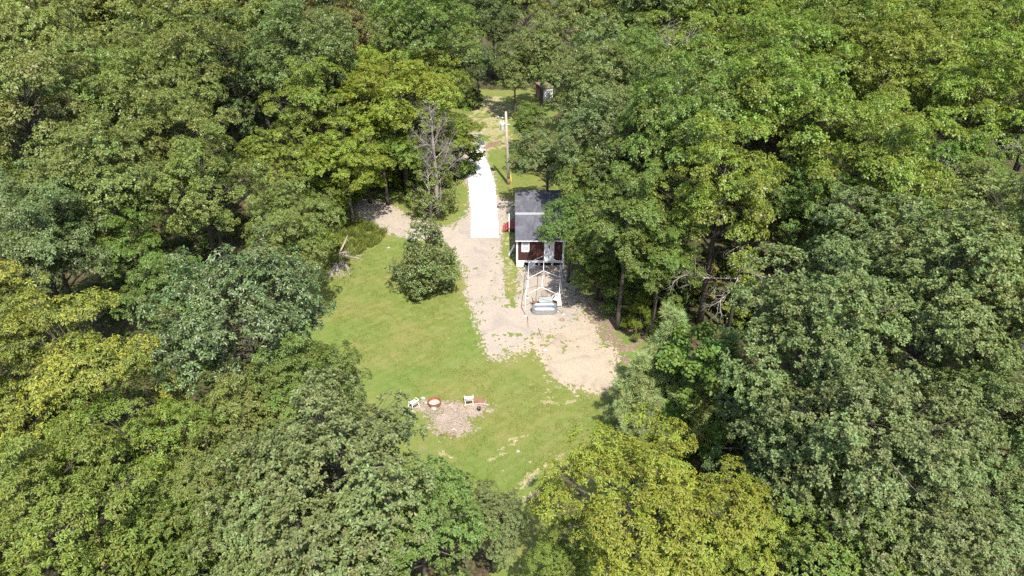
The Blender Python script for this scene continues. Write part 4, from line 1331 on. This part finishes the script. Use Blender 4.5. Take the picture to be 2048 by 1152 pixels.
def resin_chair(x, y, rz, lab, tilt=0.0):
    c = empty('plastic_chair', (x, y, 0), rz); tag(c, lab, 'chair', 'white plastic garden chairs')
    MB().add([(-.25, -.23, .40), (.25, -.23, .40), (.27, .25, .43), (-.27, .25, .43), (-.25, -.23, .43), (.25, -.23, .43), (.27, .25, .46), (-.27, .25, .46)],
             [(0, 3, 2, 1), (4, 5, 6, 7), (0, 1, 5, 4), (1, 2, 6, 5), (2, 3, 7, 6), (3, 0, 4, 7)]).build('seat', M['white_plastic'], c, bevel=.008)
    # backrest: curved panel with slots between broad slats
    for i in range(5):
        x0 = -.25 + i * .101; x1 = x0 + .088
        cz = lambda xx: -.24 - .05 * (1 - (xx / .25) ** 2)
        MB().add([(x0, cz(x0), .43), (x1, cz(x1), .43), (x1, cz(x1) - .14, .80), (x0, cz(x0) - .14, .80),
                  (x0, cz(x0) + .02, .43), (x1, cz(x1) + .02, .43), (x1, cz(x1) - .12, .80), (x0, cz(x0) - .12, .80)],
                 [(0, 1, 2, 3), (7, 6, 5, 4), (0, 4, 5, 1), (1, 5, 6, 2), (2, 6, 7, 3), (3, 7, 4, 0)]).build('back_slat', M['white_plastic'], c)
    tr_ = [(-.27, -.36, .79), (-.14, -.41, .85), (0, -.43, .87), (.14, -.41, .85), (.27, -.36, .79)]
    MB().tube(tr_, .032, 6).build('top_rail', M['white_plastic'], c, True)
    for s_ in (-1, 1):
        MB().add([(s_ * .24, -.2, .42), (s_ * .30, -.26, .42), (s_ * .35, -.34, -.01), (s_ * .29, -.30, -.01), (s_ * .26, -.14, .42), (s_ * .31, -.20, .42), (s_ * .36, -.28, -.01), (s_ * .31, -.26, -.01)],
                 [(0, 1, 2, 3), (7, 6, 5, 4), (0, 4, 5, 1), (1, 5, 6, 2), (2, 6, 7, 3), (3, 7, 4, 0)]).build('leg', M['white_plastic'], c)
        MB().add([(s_ * .24, .2, .44), (s_ * .30, .26, .44), (s_ * .35, .34, -.01), (s_ * .29, .30, -.01), (s_ * .26, .14, .44), (s_ * .31, .20, .44), (s_ * .36, .28, -.01), (s_ * .31, .26, -.01)],
                 [(0, 1, 2, 3), (7, 6, 5, 4), (0, 4, 5, 1), (1, 5, 6, 2), (2, 6, 7, 3), (3, 7, 4, 0)]).build('leg', M['white_plastic'], c)
        MB().tube([(s_ * .27, -.33, .68), (s_ * .33, -.1, .68), (s_ * .33, .15, .66), (s_ * .31, .24, .56), (s_ * .30, .24, .42)], .03, 6).build('armrest', M['white_plastic'], c, True)
    return c


x, y = at(1112, 606)[:2]
resin_chair(x, y, 2.6, 'white plastic chair beside the patio table under the canopy frame')
x, y = at(828, 814)[:2]
resin_chair(x, y, .75, 'white plastic chair left of the rusty fire ring')
x, y = at(938, 806)[:2]
resin_chair(x, y, 0.12, 'white plastic chair right of the fire ring at the mulch edge')
x, y = at(1116, 609)[:2]
cr = empty('white_crate', (x + .1, y - .12, -.01), .1); tag(cr, 'small white crate with dark base next to the canopy leg', 'crate')
for bx in ((-.2, .2, -.2, -.17, .1, .42), (-.2, .2, .17, .2, .1, .42), (-.2, -.17, -.168, .168, .1, .42), (.17, .2, -.168, .168, .1, .42)):
    MB().box(*bx).build('side', M['white_plastic'], cr)
MB().box(-.18, .18, -.21, .18, 0, .098).build('base', M['black'], cr)

# things lying in the yard
x, y = at(1124, 640)[:2]
rg = MB(); ring_pts = [(x + .19 * math.cos(a), y + .17 * math.sin(a), .03) for a in np.linspace(0, 2 * math.pi, 17)]
rg.tube(ring_pts, .028, 6, cap=False)
tag(rg.build('iron_ring', M['rust'], None, True), 'rusty ring lying on the gravel near the right front canopy leg', 'ring')


def stick(name, pts, r, mat, lab, cat, group=None, twigs=0, seed=1):
    rg_ = np.random.default_rng(seed)
    o = MB()
    o.tube(pts, [r * (1 - .5 * i / max(1, len(pts) - 1)) for i in range(len(pts))], 6)
    for k in range(twigs):
        i = rg_.integers(0, len(pts) - 1)
        p = np.array(pts[i]) + (np.array(pts[i + 1]) - np.array(pts[i])) * rg_.random()
        d = np.array(pts[-1]) - np.array(pts[0]); L = np.linalg.norm(d)
        dd = unit(d + rg_.normal(0, .7 * L, 3) * np.array([1, 1, .15]))
        e = p + dd * L * rg_.uniform(.15, .4); e[2] = max(.01, e[2])
        o.tube([p, (p + e) / 2 + rg_.normal(0, .03, 3) * np.array([1, 1, .2]), e], [r * .45, r * .3, r * .15], 4)
    return tag(o.build(name, M[mat], None, True), lab, cat, group)


def gl(pts, z=.03):
    return [(*at(u, v)[:2], z) for u, v in pts]


stick('pipe', gl([(1055, 634), (1056.3, 655)]), .035, 'rust', 'rusty pipe lying from the left front canopy leg towards the lawn', 'pipe')
stick('rod', gl([(1077, 657), (1084, 679)]), .025, 'dark_metal', 'dark metal rod lying alone on the bare ground', 'rod')
stick('pipe', gl([(1043, 612), (1042.5, 616), (1050, 628)]), .022, 'rust', 'bent rust-brown tube drawn for a shadow left of the left front canopy leg', 'pipe')  # shadow on the gravel laid out as a rust-coloured tube

# ------------------------------------------------------------------ fire ring
fx, fy = at(869, 808)[:2]
fire = empty('fire_ring', (fx, fy, -.02)); tag(fire, 'rusty steel fire ring full of pale ash on the mulch', 'fire ring')
MB().lathe([(.49, 0), (.50, .02), (.485, .15), (.50, .17), (.485, .19), (.50, .34), (.52, .36), (.49, .37), (.47, .34), (.465, .0)], 28).build('steel_ring', M['rust'], fire, True)
rg_ = np.random.default_rng(4)
mb = MB(); n = 18
vs = [(0, 0, .13)]; fs = []
for i, r in enumerate((.15, .30, .463)):
    for k in range(n):
        a = 2 * math.pi * k / n
        vs.append((r * math.cos(a), r * math.sin(a), .12 - .05 * (i == 2) + rg_.normal(0, .02)))
for k in range(n):
    fs.append((0, 1 + k, 1 + (k + 1) % n))
    for i in range(2):
        fs.append((1 + i * n + k, 1 + (i + 1) * n + k, 1 + (i + 1) * n + (k + 1) % n, 1 + i * n + (k + 1) % n))
mb.add(vs, fs).build('ash_bed', M['ash'], fire, True)
for i, (a, b_, r) in enumerate([((-.25, -.1), (.3, .2), .04), ((-.1, .3), (.25, -.2), .035), ((.05, -.3), (.33, .05), .03)]):
    MB().tube([(*a, .15 + .03 * i), (*b_, .17 + .03 * i)], r, 7).build('charred_log', M['pale_wood'], fire)

x, y = at(950, 801)[:2]
bd = empty('rusty_sheet', (x + .28, y - .05, .0), -.15); tag(bd, 'rust brown sheet lying beside the right-hand plastic chair', 'sheet')
MB().box(-.42, .42, -.3, .3, 0, .035).build('sheet', M['rust_wood'], bd)
MB().box(-.40, -.34, -.31, .31, .035, .06).build('cleat', M['rust_wood'], bd)
x, y = at(958, 820)[:2]
bk = empty('bucket', (x, y, -.01), 0); tag(bk, 'small dark bucket standing on the mulch', 'bucket')
MB().lathe([(.0, .01), (.12, .0), (.15, .27), (.16, .28), (.14, .27), (.11, .03), (0, .03)], 14).build('pail', M['dark_metal'], bk, True)
MB().tube([(-.15, 0, .26), (-.09, 0, .40), (.09, 0, .40), (.15, 0, .26)], .008, 5).build('bail', M['dark_metal'], bk)

STK = [([(928, 812), (945, 809), (962, 808), (978, 811)], .05, 'pale_wood', 'long pale stick below the rust brown sheet', 4),
       ([(880, 870), (895, 871.5), (912, 875)], .05, 'rust_wood', 'brown stick along the lower edge of the mulch', 2),
       ([(898, 845), (910, 842), (924, 849)], .05, 'old_wood', 'grey stick in the middle of the lower mulch', 5),
       ([(905, 852), (914, 849), (921, 853)], .06, 'old_wood', 'short thick grey stick in the lower mulch', 3),
       ([(896, 806), (903, 814), (910, 822)], .03, 'pale_wood', 'thin slanting stick right of the fire ring', 2),
       ([(898, 812), (906, 808)], .05, 'pale_wood', 'split pale log right of the fire ring, upper of two', 0),
       ([(906, 818), (912, 823)], .05, 'pale_wood', 'split pale log right of the fire ring, lower of two', 0),
       ([(884, 832), (892, 826)], .045, 'pale_wood', 'pale log in the middle of the mulch', 0),
       ([(903, 862), (909, 858), (913, 864)], .06, 'ash', 'whitish forked wood near the lower mulch edge', 3),
       ([(930, 815), (938, 821)], .04, 'old_wood', 'short stick below the right-hand plastic chair', 1),
       ([(880, 850), (892, 843), (905, 839)], .035, 'old_wood', 'thin grey stick by the oak crown in the mulch', 3)]
for i, (p, r, mt, lab, tw) in enumerate(STK):
    stick('stick', gl(p, .05), r, mt, lab, 'stick', 'sticks on the mulch', tw, i + 3)


def rock(u, v, s, lab, seed, mat='stone', group='pale stones in the grass'):
    x, y = at(u, v)[:2]
    bm = bmesh.new(); bmesh.ops.create_icosphere(bm, subdivisions=2, radius=s)
    rr_ = np.random.default_rng(seed)
    for vv in bm.verts:
        vv.co *= rr_.uniform(.8, 1.15); vv.co.z *= .55; vv.co.x *= 1.25
    me = bpy.data.meshes.new('rock'); bm.to_mesh(me); bm.free(); me.materials.append(M[mat])
    o = bpy.data.objects.new('rock', me); o.location = (x, y, s * .25); link(o)
    tag(o, lab, 'rock', group)


rock(846, 797, .16, 'pale stone between the left chair and the fire ring', 1)
rock(852, 806, .12, 'small pale stone touching the left side of the fire ring', 2)
rock(868, 818, .2, 'flat whitish stone just below the fire ring', 3)
rock(1036, 903, .11, 'pale stone alone on the lower lawn', 4)
rock(1089, 701, .2, 'pale stone where the gravel meets the lawn', 5)
rock(777, 496, .15, 'pale stone on the lawn left of the apple tree', 6)
rock(964, 968, .08, 'tiny pale stone near the lower left edge of the lawn', 7)

# ------------------------------------------------------------------ utility pole
bx_, by_ = at(1017, 368)[:2]
topx = bx_ - .28
pole = empty('utility_pole', (bx_, by_, -.03)); tag(pole, 'tall wooden utility pole with a white transformer beside the white gravel road', 'utility pole')
HP = 9.15
dx = topx - bx_
MB().tube([(0, 0, -.3), (dx * .5, 0, HP * .5), (dx, 0, HP)], [.20, .165, .13], 12).build('shaft', M['pole_wood'], pole, True)
MB().tube([(0, 0, -.1), (dx * .04, 0, .75)], [.212, .203], 12).build('butt_stain', M['rust_wood'], pole, True)
tz = 6.95; tpx = dx * tz / HP
tr0 = MB().lathe([(0, 0), (.24, .0), (.27, .05), (.27, .75), (.29, .78), (.27, .86), (0, .92)], 18, (tpx - .48, -.05, tz)).build('transformer', M['white_metal'], pole, True)
for k in (-.14, .12):
    MB().lathe([(.035, 0), (.07, .05), (.035, .1), (.07, .15), (.035, .2), (.05, .26), (0, .28)], 10, (tpx - .48 + k, -.05, tz + .85)).build('bushing', M['white_plastic'], tr0, True)
MB().box(tpx - .24, tpx - .1, -.09, .0, tz + .25, tz + .33).build('bracket', M['galv'], tr0)
MB().tube([(tpx - .78, -.05, tz + .55), (tpx - .74, -.05, tz + 1.05)], .03, 6).build('fuse', M['white_plastic'], pole)
az_ = HP - .75
arm = MB().tube([(dx * .92, -.05, az_), (dx * .92 - .78, -.05, az_ + .12)], [.045, .035], 8).build('lamp_arm', M['galv'], pole, True)
MB().lathe([(0, 0), (.12, .03), (.14, .12), (.10, .3), (.06, .34), (0, .35)], 14, (dx * .92 - .93, -.05, az_ - .12)).build('lamp_head', M['galv'], arm, True)
MB().tube([(tpx + .1, -.05, tz + .68), (tpx + .42, -.05, tz + .7)], [.05, .03], 8).build('insulator', M['white_plastic'], pole, True)
gx_, gy_ = at(1025.5, 392)[:2]
a = np.array([gx_ - bx_, gy_ - by_, .03]); b_ = np.array([dx * .6, -.12, 6.0])
MB().tube([a, b_], .012, 5).build('guy_wire', M['galv'], pole)
u_ = unit(b_ - a)
MB().tube([a + u_ * .05, a + u_ * 2.6], .032, 8).build('guy_guard', M['yellow'], pole)
MB().tube([(tpx + .42, -.05, tz + .7), (3.0, -3.0, 5.4), (5.1, -9.0, 4.2), (5.2, -10.6, 3.72)], .014, 5).build('service_cable', M['galv'], pole)

# ------------------------------------------------------------------ parked cars
def car(name, x, y, rz, paint, label, suv=False):
    c = empty(name, (x, y, 0), rz); tag(c, label, 'car', 'cars at the end of the white road')
    W = .86; Lc = 2.15
    zb = .62 if not suv else .78
    zt = 1.42 if not suv else 1.72
    prof = [(-Lc, .32), (-Lc + .05, zb), (-Lc + .12, zb + .22), (-Lc + (1.0 if not suv else .25), zb + .28), (.95, zb + .25), (Lc - .15, zb + .1), (Lc, zb - .15), (Lc - .02, .30)]
    mb = MB(); n = len(prof)
    vs = [(-W, yy_, z) for yy_, z in prof] + [(W, yy_, z) for yy_, z in prof]
    fs = [tuple(range(n)), tuple(range(2 * n - 1, n - 1, -1))] + [(k, n + k, n + (k + 1) % n, (k + 1) % n) for k in range(n)]
    mb.add(vs, fs).build('body', M[paint], c, bevel=.05)
    z0 = zb + .24
    ya, yb_, yc_, yd_ = ((-1.25, -.65, .35, 1.05) if not suv else (-1.95, -1.75, .35, .95))
    wt = W - .16
    cab = [(-W + .04, ya, z0), (W - .04, ya, z0), (W - .04, yd_, z0), (-W + .04, yd_, z0), (-wt, yb_, zt), (wt, yb_, zt), (wt, yc_, zt), (-wt, yc_, zt)]
    MB().add(cab, [(4, 5, 6, 7), (0, 1, 5, 4), (1, 2, 6, 5), (2, 3, 7, 6), (3, 0, 4, 7)]).build('glasshouse', M['glass'], c)
    MB().box(-wt - .02, wt + .02, yb_ - .04, yc_ + .04, zt + .002, zt + .05).build('roof_panel', M[paint], c, bevel=.02)
    for s_ in (-1, 1):
        for p, q in (((s_ * (W - .04), ya, z0), (s_ * wt, yb_, zt)), ((s_ * (W - .04), yd_, z0), (s_ * wt, yc_, zt)), ((s_ * (W - .03), (ya + yd_) / 2, z0), (s_ * (wt + .01), (yb_ + yc_) / 2, zt))):
            MB().bar(p, q, .07).build('pillar', M[paint], c)
        MB().box(*sorted((s_ * .80, s_ * .60)), -Lc - .012, -Lc + .05, zb - .12, zb + .06).build('tail_lamp', M['lamp_red'], c)
        for yw in (-1.3, 1.35):
            w = MB().lathe([(.0, 0), (.30, 0), (.33, .03), (.33, .19), (.30, .22), (0, .22)], 16)
            w.v = [(s_ * .66 + (z - .0) * s_, yw + y_, x_ + .31) for x_, y_, z in w.v]
            wh = w.build('wheel', M['tyre'], c)
            r = MB().lathe([(0, 0), (.2, 0), (.19, .012), (0, .02)], 12)
            r.v = [(s_ * (.882 + z), yw + y_, x_ + .31) for x_, y_, z in r.v]
            r.build('rim', M['galv'], wh)
    MB().box(-W - .01, W + .01, -Lc - .08, -Lc + .02, .34, .55).build('bumper', M[paint] if not suv else M['grey_panel'], c, bevel=.03)
    MB().box(-.26, .26, -Lc - .03, -Lc + .06, zb - .04, zb + .1).build('number_plate', M['grey_panel'], c)
    return c


x, y = at(958, 318)[:2]
car('sedan', x - 1.05, y + 2.0, .42, 'car_white', 'white sedan at the end of the white road, half under the tree')
x, y = at(969, 307)[:2]
car('station_wagon', x - .82, y + 2.3, .06, 'car_grey', 'silver grey wagon just behind and right of the white sedan', True)

# dirt bank across the track behind the cars
b0 = at(962, 300)[:2]; b1 = at(1000, 284)[:2]
mb = MB(); rgb = np.random.default_rng(7); vs = []; fs = []; n = 14
for i in range(n):
    t = i / (n - 1); cx = b0[0] + (b1[0] - b0[0]) * t; cy = b0[1] + (b1[1] - b0[1]) * t
    for j, (o_, h_) in enumerate(((-.9, -.04), (-.45, .28), (0, .42), (.5, .25), (1.0, -.04))):
        k = math.sin(math.pi * min(1, .08 + t * .9))
        vs.append((cx + o_ * .3 + rgb.normal(0, .05), cy + o_ + rgb.normal(0, .08), h_ * (k if h_ > 0 else 1) * rgb.uniform(.75, 1.2)))
for i in range(n - 1):
    for j in range(4):
        fs.append((i * 5 + j, i * 5 + j + 1, i * 5 + 6 + j, i * 5 + 5 + j))
tag(mb.add(vs, fs).build('dirt_bank', M['shed_brown'], None, True), kind='structure')

# ------------------------------------------------------------------ far shed
sx_, sy_ = at(1088, 197)[:2]
shed = empty('shed', (sx_, sy_, 0), .5); tag(shed, 'little brown and white shed among the trees beyond the utility pole', 'shed')
w2, d2, hs = .85, 1.2, 2.0
MB().box(-w2, w2, -d2, -d2 + .06, 0, hs).build('front_wall', M['white_paint'], shed)
MB().box(-w2, w2, d2 - .06, d2, 0, hs).build('back_wall', M['shed_brown'], shed)
for s_ in (-1, 1):
    MB().box(*sorted((s_ * w2, s_ * (w2 - .06))), -d2 + .062, d2 - .062, 0, hs).build('side_wall', M['shed_brown'], shed)
MB().add([(-w2 - .1, -d2 - .15, hs + .02), (w2 + .1, -d2 - .15, hs + .02), (w2 + .1, d2 + .1, hs + .3), (-w2 - .1, d2 + .1, hs + .3),
          (-w2 - .1, -d2 - .15, hs + .08), (w2 + .1, -d2 - .15, hs + .08), (w2 + .1, d2 + .1, hs + .36), (-w2 - .1, d2 + .1, hs + .36)],
         [(0, 3, 2, 1), (4, 5, 6, 7), (0, 1, 5, 4), (1, 2, 6, 5), (2, 3, 7, 6), (3, 0, 4, 7)]).build('roof', M['shed_brown'], shed)
dr = MB().box(-.35, .4, -d2 - .03, -d2 - .002, .05, 1.8).build('door', M['grey_panel'], shed)
MB().tube([(.3, -d2 - .08, .95), (.3, -d2 - .03, .95)], .03, 6).build('door_handle', M['dark_metal'], dr)

# ------------------------------------------------------------------ dead tree, bare branches, fallen branch
def bare_tree(name, loc, h, r, seed, label, lean=(0, 0), mat='bark_pale', nlimb=14, spread=.42, cat='tree', z_from=.38):
    rg_ = np.random.default_rng(seed)
    root = empty(name, (loc[0], loc[1], -.05)); tag(root, label, cat)
    t = MB()
    pts = [np.array([lean[0] * (f ** 1.5) + rg_.normal(0, .05), lean[1] * f + rg_.normal(0, .05), h * f]) for f in (0, .2, .4, .6, .8, 1.0)]
    rad = [r * 1.25, r, r * .85, r * .62, r * .38, r * .12]
    t.tube(pts, rad, 9); t.build('trunk', M[mat], root, True)
    for i in range(nlimb):
        f = z_from + (1 - z_from) * (i + .3) / nlimb
        k = min(int(f * 5), 4); p = pts[k] + (pts[k + 1] - pts[k]) * (f * 5 - k)
        az = 2.39996 * i + rg_.normal(0, .3)
        L = h * spread * (1.15 - f * .75) * rg_.uniform(.6, 1.1)
        d = np.array([math.cos(az), math.sin(az), rg_.uniform(.7, 1.7)])
        e = p + unit(d) * L
        b = MB(); q = curve_pts(p, e, rg_, 5, .04, .06)
        r0 = rad[k] * .4
        b.tube(q, [r0, r0 * .8, r0 * .65, r0 * .5, r0 * .35], 6, cap=False)
        for j in range(1, 5):
            for _ in range(3):
                bare_spray(b, rg_, q[j], unit(d) + rg_.normal(0, .6, 3), L * .32, max(.016, r0 * .3), 3)
        b.build('limb', M[mat], root, True)
    return root


x, y = at(877, 434)[:2]
bare_tree('dead_tree', (x, y), 12.2, .27, 91, 'bare grey dead tree with forked limbs left of the white road', (-.2, .6), nlimb=22, spread=.36, z_from=.3, mat='bark_dead')


def hung_branch(u, v, z, dirv, L, r, seed, label):
    """dead branch ending in the air on the wood's edge, carried by a bare snag standing below it"""
    x, y, _ = at(u, v, z)
    rg_ = np.random.default_rng(seed)
    root = empty('dead_snag', (x, y, -.05)); tag(root, label, 'tree', 'bare snags in the right wood')
    t = MB(); t.tube([(0, 0, -.2), (.1, .05, z * .5), (0, 0, z), (-.1, .1, z * 1.15)], [.2, .17, .1, .03], 8); t.build('trunk', M['bark'], root, True)
    for i, (dv, l) in enumerate(dirv):
        d = unit(np.array(dv, float))
        b = MB(); q = curve_pts((0, 0, z * (.92 + .04 * i)), np.array([0, 0, z * .95]) + d * L * l, rg_, 6, -.05, .06)
        b.tube(q, [r, r * .85, r * .7, r * .55, r * .4, r * .28], 6, cap=False)
        for j in range(2, 6):
            for _ in range(3):
                bare_spray(b, rg_, q[j], d + rg_.normal(0, .55, 3) + np.array([0, 0, -.1]), L * l * .28, r * .35, 3)
        b.build('limb', M['bark_pale'], root, True)


hung_branch(1478, 545, 6.5, [((-1, -.35, .25), 1.0), ((-.5, -.7, -.1), .7), ((.3, -.8, .5), .6), ((-.2, -.3, 1), .8)], 5.2, .075, 5, 'pale bare dead snag reaching over the dark gap right of the cedar')
hung_branch(1290, 340, 9, [((-.8, -.4, .5), .6), ((.5, -.6, .5), .6)], 4.0, .06, 6, 'bare dead snag in the shade behind the house oaks')
hung_branch(1975, 320, 13, [((-.9, -.4, .2), 1), ((-.6, -.5, -.5), 1), ((.2, -.6, .8), .8)], 5, .08, 8, 'bare snag with pale drooping limbs at the right edge')
hung_branch(1345, 90, 15, [((-.3, -.4, .9), .8), ((.5, -.5, .7), .8), ((-.7, -.3, .5), .7)], 4.5, .07, 9, 'grey leafless snag between crowns at upper right of the shed')

rg_ = np.random.default_rng(15)
fb = empty('fallen_branch', (*at(678, 505)[:2], 0)); tag(fb, 'fallen dead branch with a fan of grey twigs at the lawn edge', 'branch')
o0 = np.array([*at(678, 505)[:2], 0])
P3 = lambda u, v, z: np.array([*at(u, v, z)[:2], z]) - o0
stem = [P3(695, 472, 1.1), P3(686, 492, .75), P3(676, 512, .4), P3(668, 524, .2)]
b = MB().tube(stem, [.10, .095, .08, .055], 8); b.build('stem', M['old_wood'], fb, True)
for i in range(26):
    t = rg_.uniform(.35, 1.0)
    p = stem[1] + (stem[3] - stem[1]) * t
    e = P3(rg_.uniform(636, 700), rg_.uniform(528, 552), .03) if i % 3 else P3(rg_.uniform(690, 722), rg_.uniform(504, 524), .05)
    b = MB(); q = curve_pts(p, e, rg_, 4, -.06, .05)
    b.tube(q, [.036, .03, .024, .016], 4, cap=False)
    for j in (1, 2, 3):
        for _ in range(3):
            bare_spray(b, rg_, q[j], unit(e - p) + rg_.normal(0, .4, 3) * np.array([1, 1, .4]), .6, .012, 2)
    b.v = [(x_, y_, max(z_, .01)) for x_, y_, z_ in b.v]
    b.build('twig', M['pale_wood'], fb)

# ------------------------------------------------------------------ uncut grass
def grass_patch(name, poly, n, h, w, mat, label, seed):
    rg_ = np.random.default_rng(seed)
    xs_ = [p[0] for p in poly]; ys_ = [p[1] for p in poly]
    X = rg_.uniform(min(xs_), max(xs_), n * 3); Y = rg_.uniform(min(ys_), max(ys_), n * 3)
    k = in_poly(X, Y, poly) & (vnoise(X / .5, Y / .5, seed) > .38)
    X = X[k][:n]; Y = Y[k][:n]; n = len(X)
    H = h * rg_.uniform(.4, 1.2, n) * (.6 + .8 * vnoise(X / .9, Y / .9, seed + 1))
    az = rg_.uniform(0, 6.28, n); le = rg_.uniform(.1, .7, n) * H
    A = np.stack([np.cos(az), np.sin(az), np.zeros(n)], 1); S = np.stack([-np.sin(az), np.cos(az), np.zeros(n)], 1)
    B = np.stack([X, Y, np.full(n, -.02)], 1)
    up = np.array([0, 0, 1.0])
    V = np.stack([B - S * w, B + S * w, B + A * le[:, None] * .4 + up * H[:, None] * .6 + S * w * .8, B + A * le[:, None] + up * H[:, None]], 1).reshape(-1, 3)
    Q = np.arange(n)[:, None] * 4 + np.array([[0, 1, 2, 3]])
    at_ = np.stack([rg_.random(n), vnoise(X / 1.2, Y / 1.2, seed + 2), rg_.random(n)], 1)
    o = bpy.data.objects.new(name, fast_mesh(name, V, Q, M['leaf'], at_)); link(o)
    o.color = (.17, .205, .045, .2)
    return tag(o, label, 'grass', kind='stuff')


# undergrowth of the wood: seedlings, ferns and brush nobody could count
rg_ = np.random.default_rng(44)
X = rg_.uniform(-75, 75, 60000); Y = rg_.uniform(14, 135, 60000)
k = (np.abs(X) < 16 + Y * .74) & (poly_sd(X, Y, LAWN) < -.8) & (vnoise(X / 3, Y / 3, 3) + vnoise(X / 1.1, Y / 1.1, 4) * .5 > .62) & ~((X > -1) & (X < 8) & (Y > 60) & (Y < 75))
X = X[k]; Y = Y[k]; n = len(X)
Zu = .15 + 2.3 * rg_.random(n) ** 2 * vnoise(X / 4, Y / 4, 8)
Pu = np.stack([X, Y, Zu], 1)
Au = unit(np.stack([rg_.normal(0, .35, n), rg_.normal(0, .35, n), np.ones(n)], 1))
V, Q, AT = rosettes(rg_, Pu, Au, rg_.random(n), 7, .42, .2, .3, (45, 95), two=True)
o = bpy.data.objects.new('undergrowth', fast_mesh('undergrowth', V, Q, M['leaf'], AT)); link(o); o.color = (.085, .125, .032, .08)
tag(o, 'low green undergrowth covering the floor of the wood', 'undergrowth', kind='stuff')
print('UNDERGROWTH', n)

grass_patch('tall_grass', G([(640, 470), (690, 440), (740, 452), (775, 466), (760, 486), (700, 520), (650, 545), (630, 530)]), 11000, .7, .02, 'leaf', 'tall uncut grass round the fallen branch at the lawn edge', 3)
grass_patch('grass_tufts', G([(640, 560), (760, 480), (820, 490), (925, 600), (960, 700), (1080, 770), (1200, 800), (1220, 900), (1080, 1060), (900, 930), (820, 780), (680, 700)]),
            60000, .10, .02, 'leaf', 'short grass tufts standing in the lawn', 4)
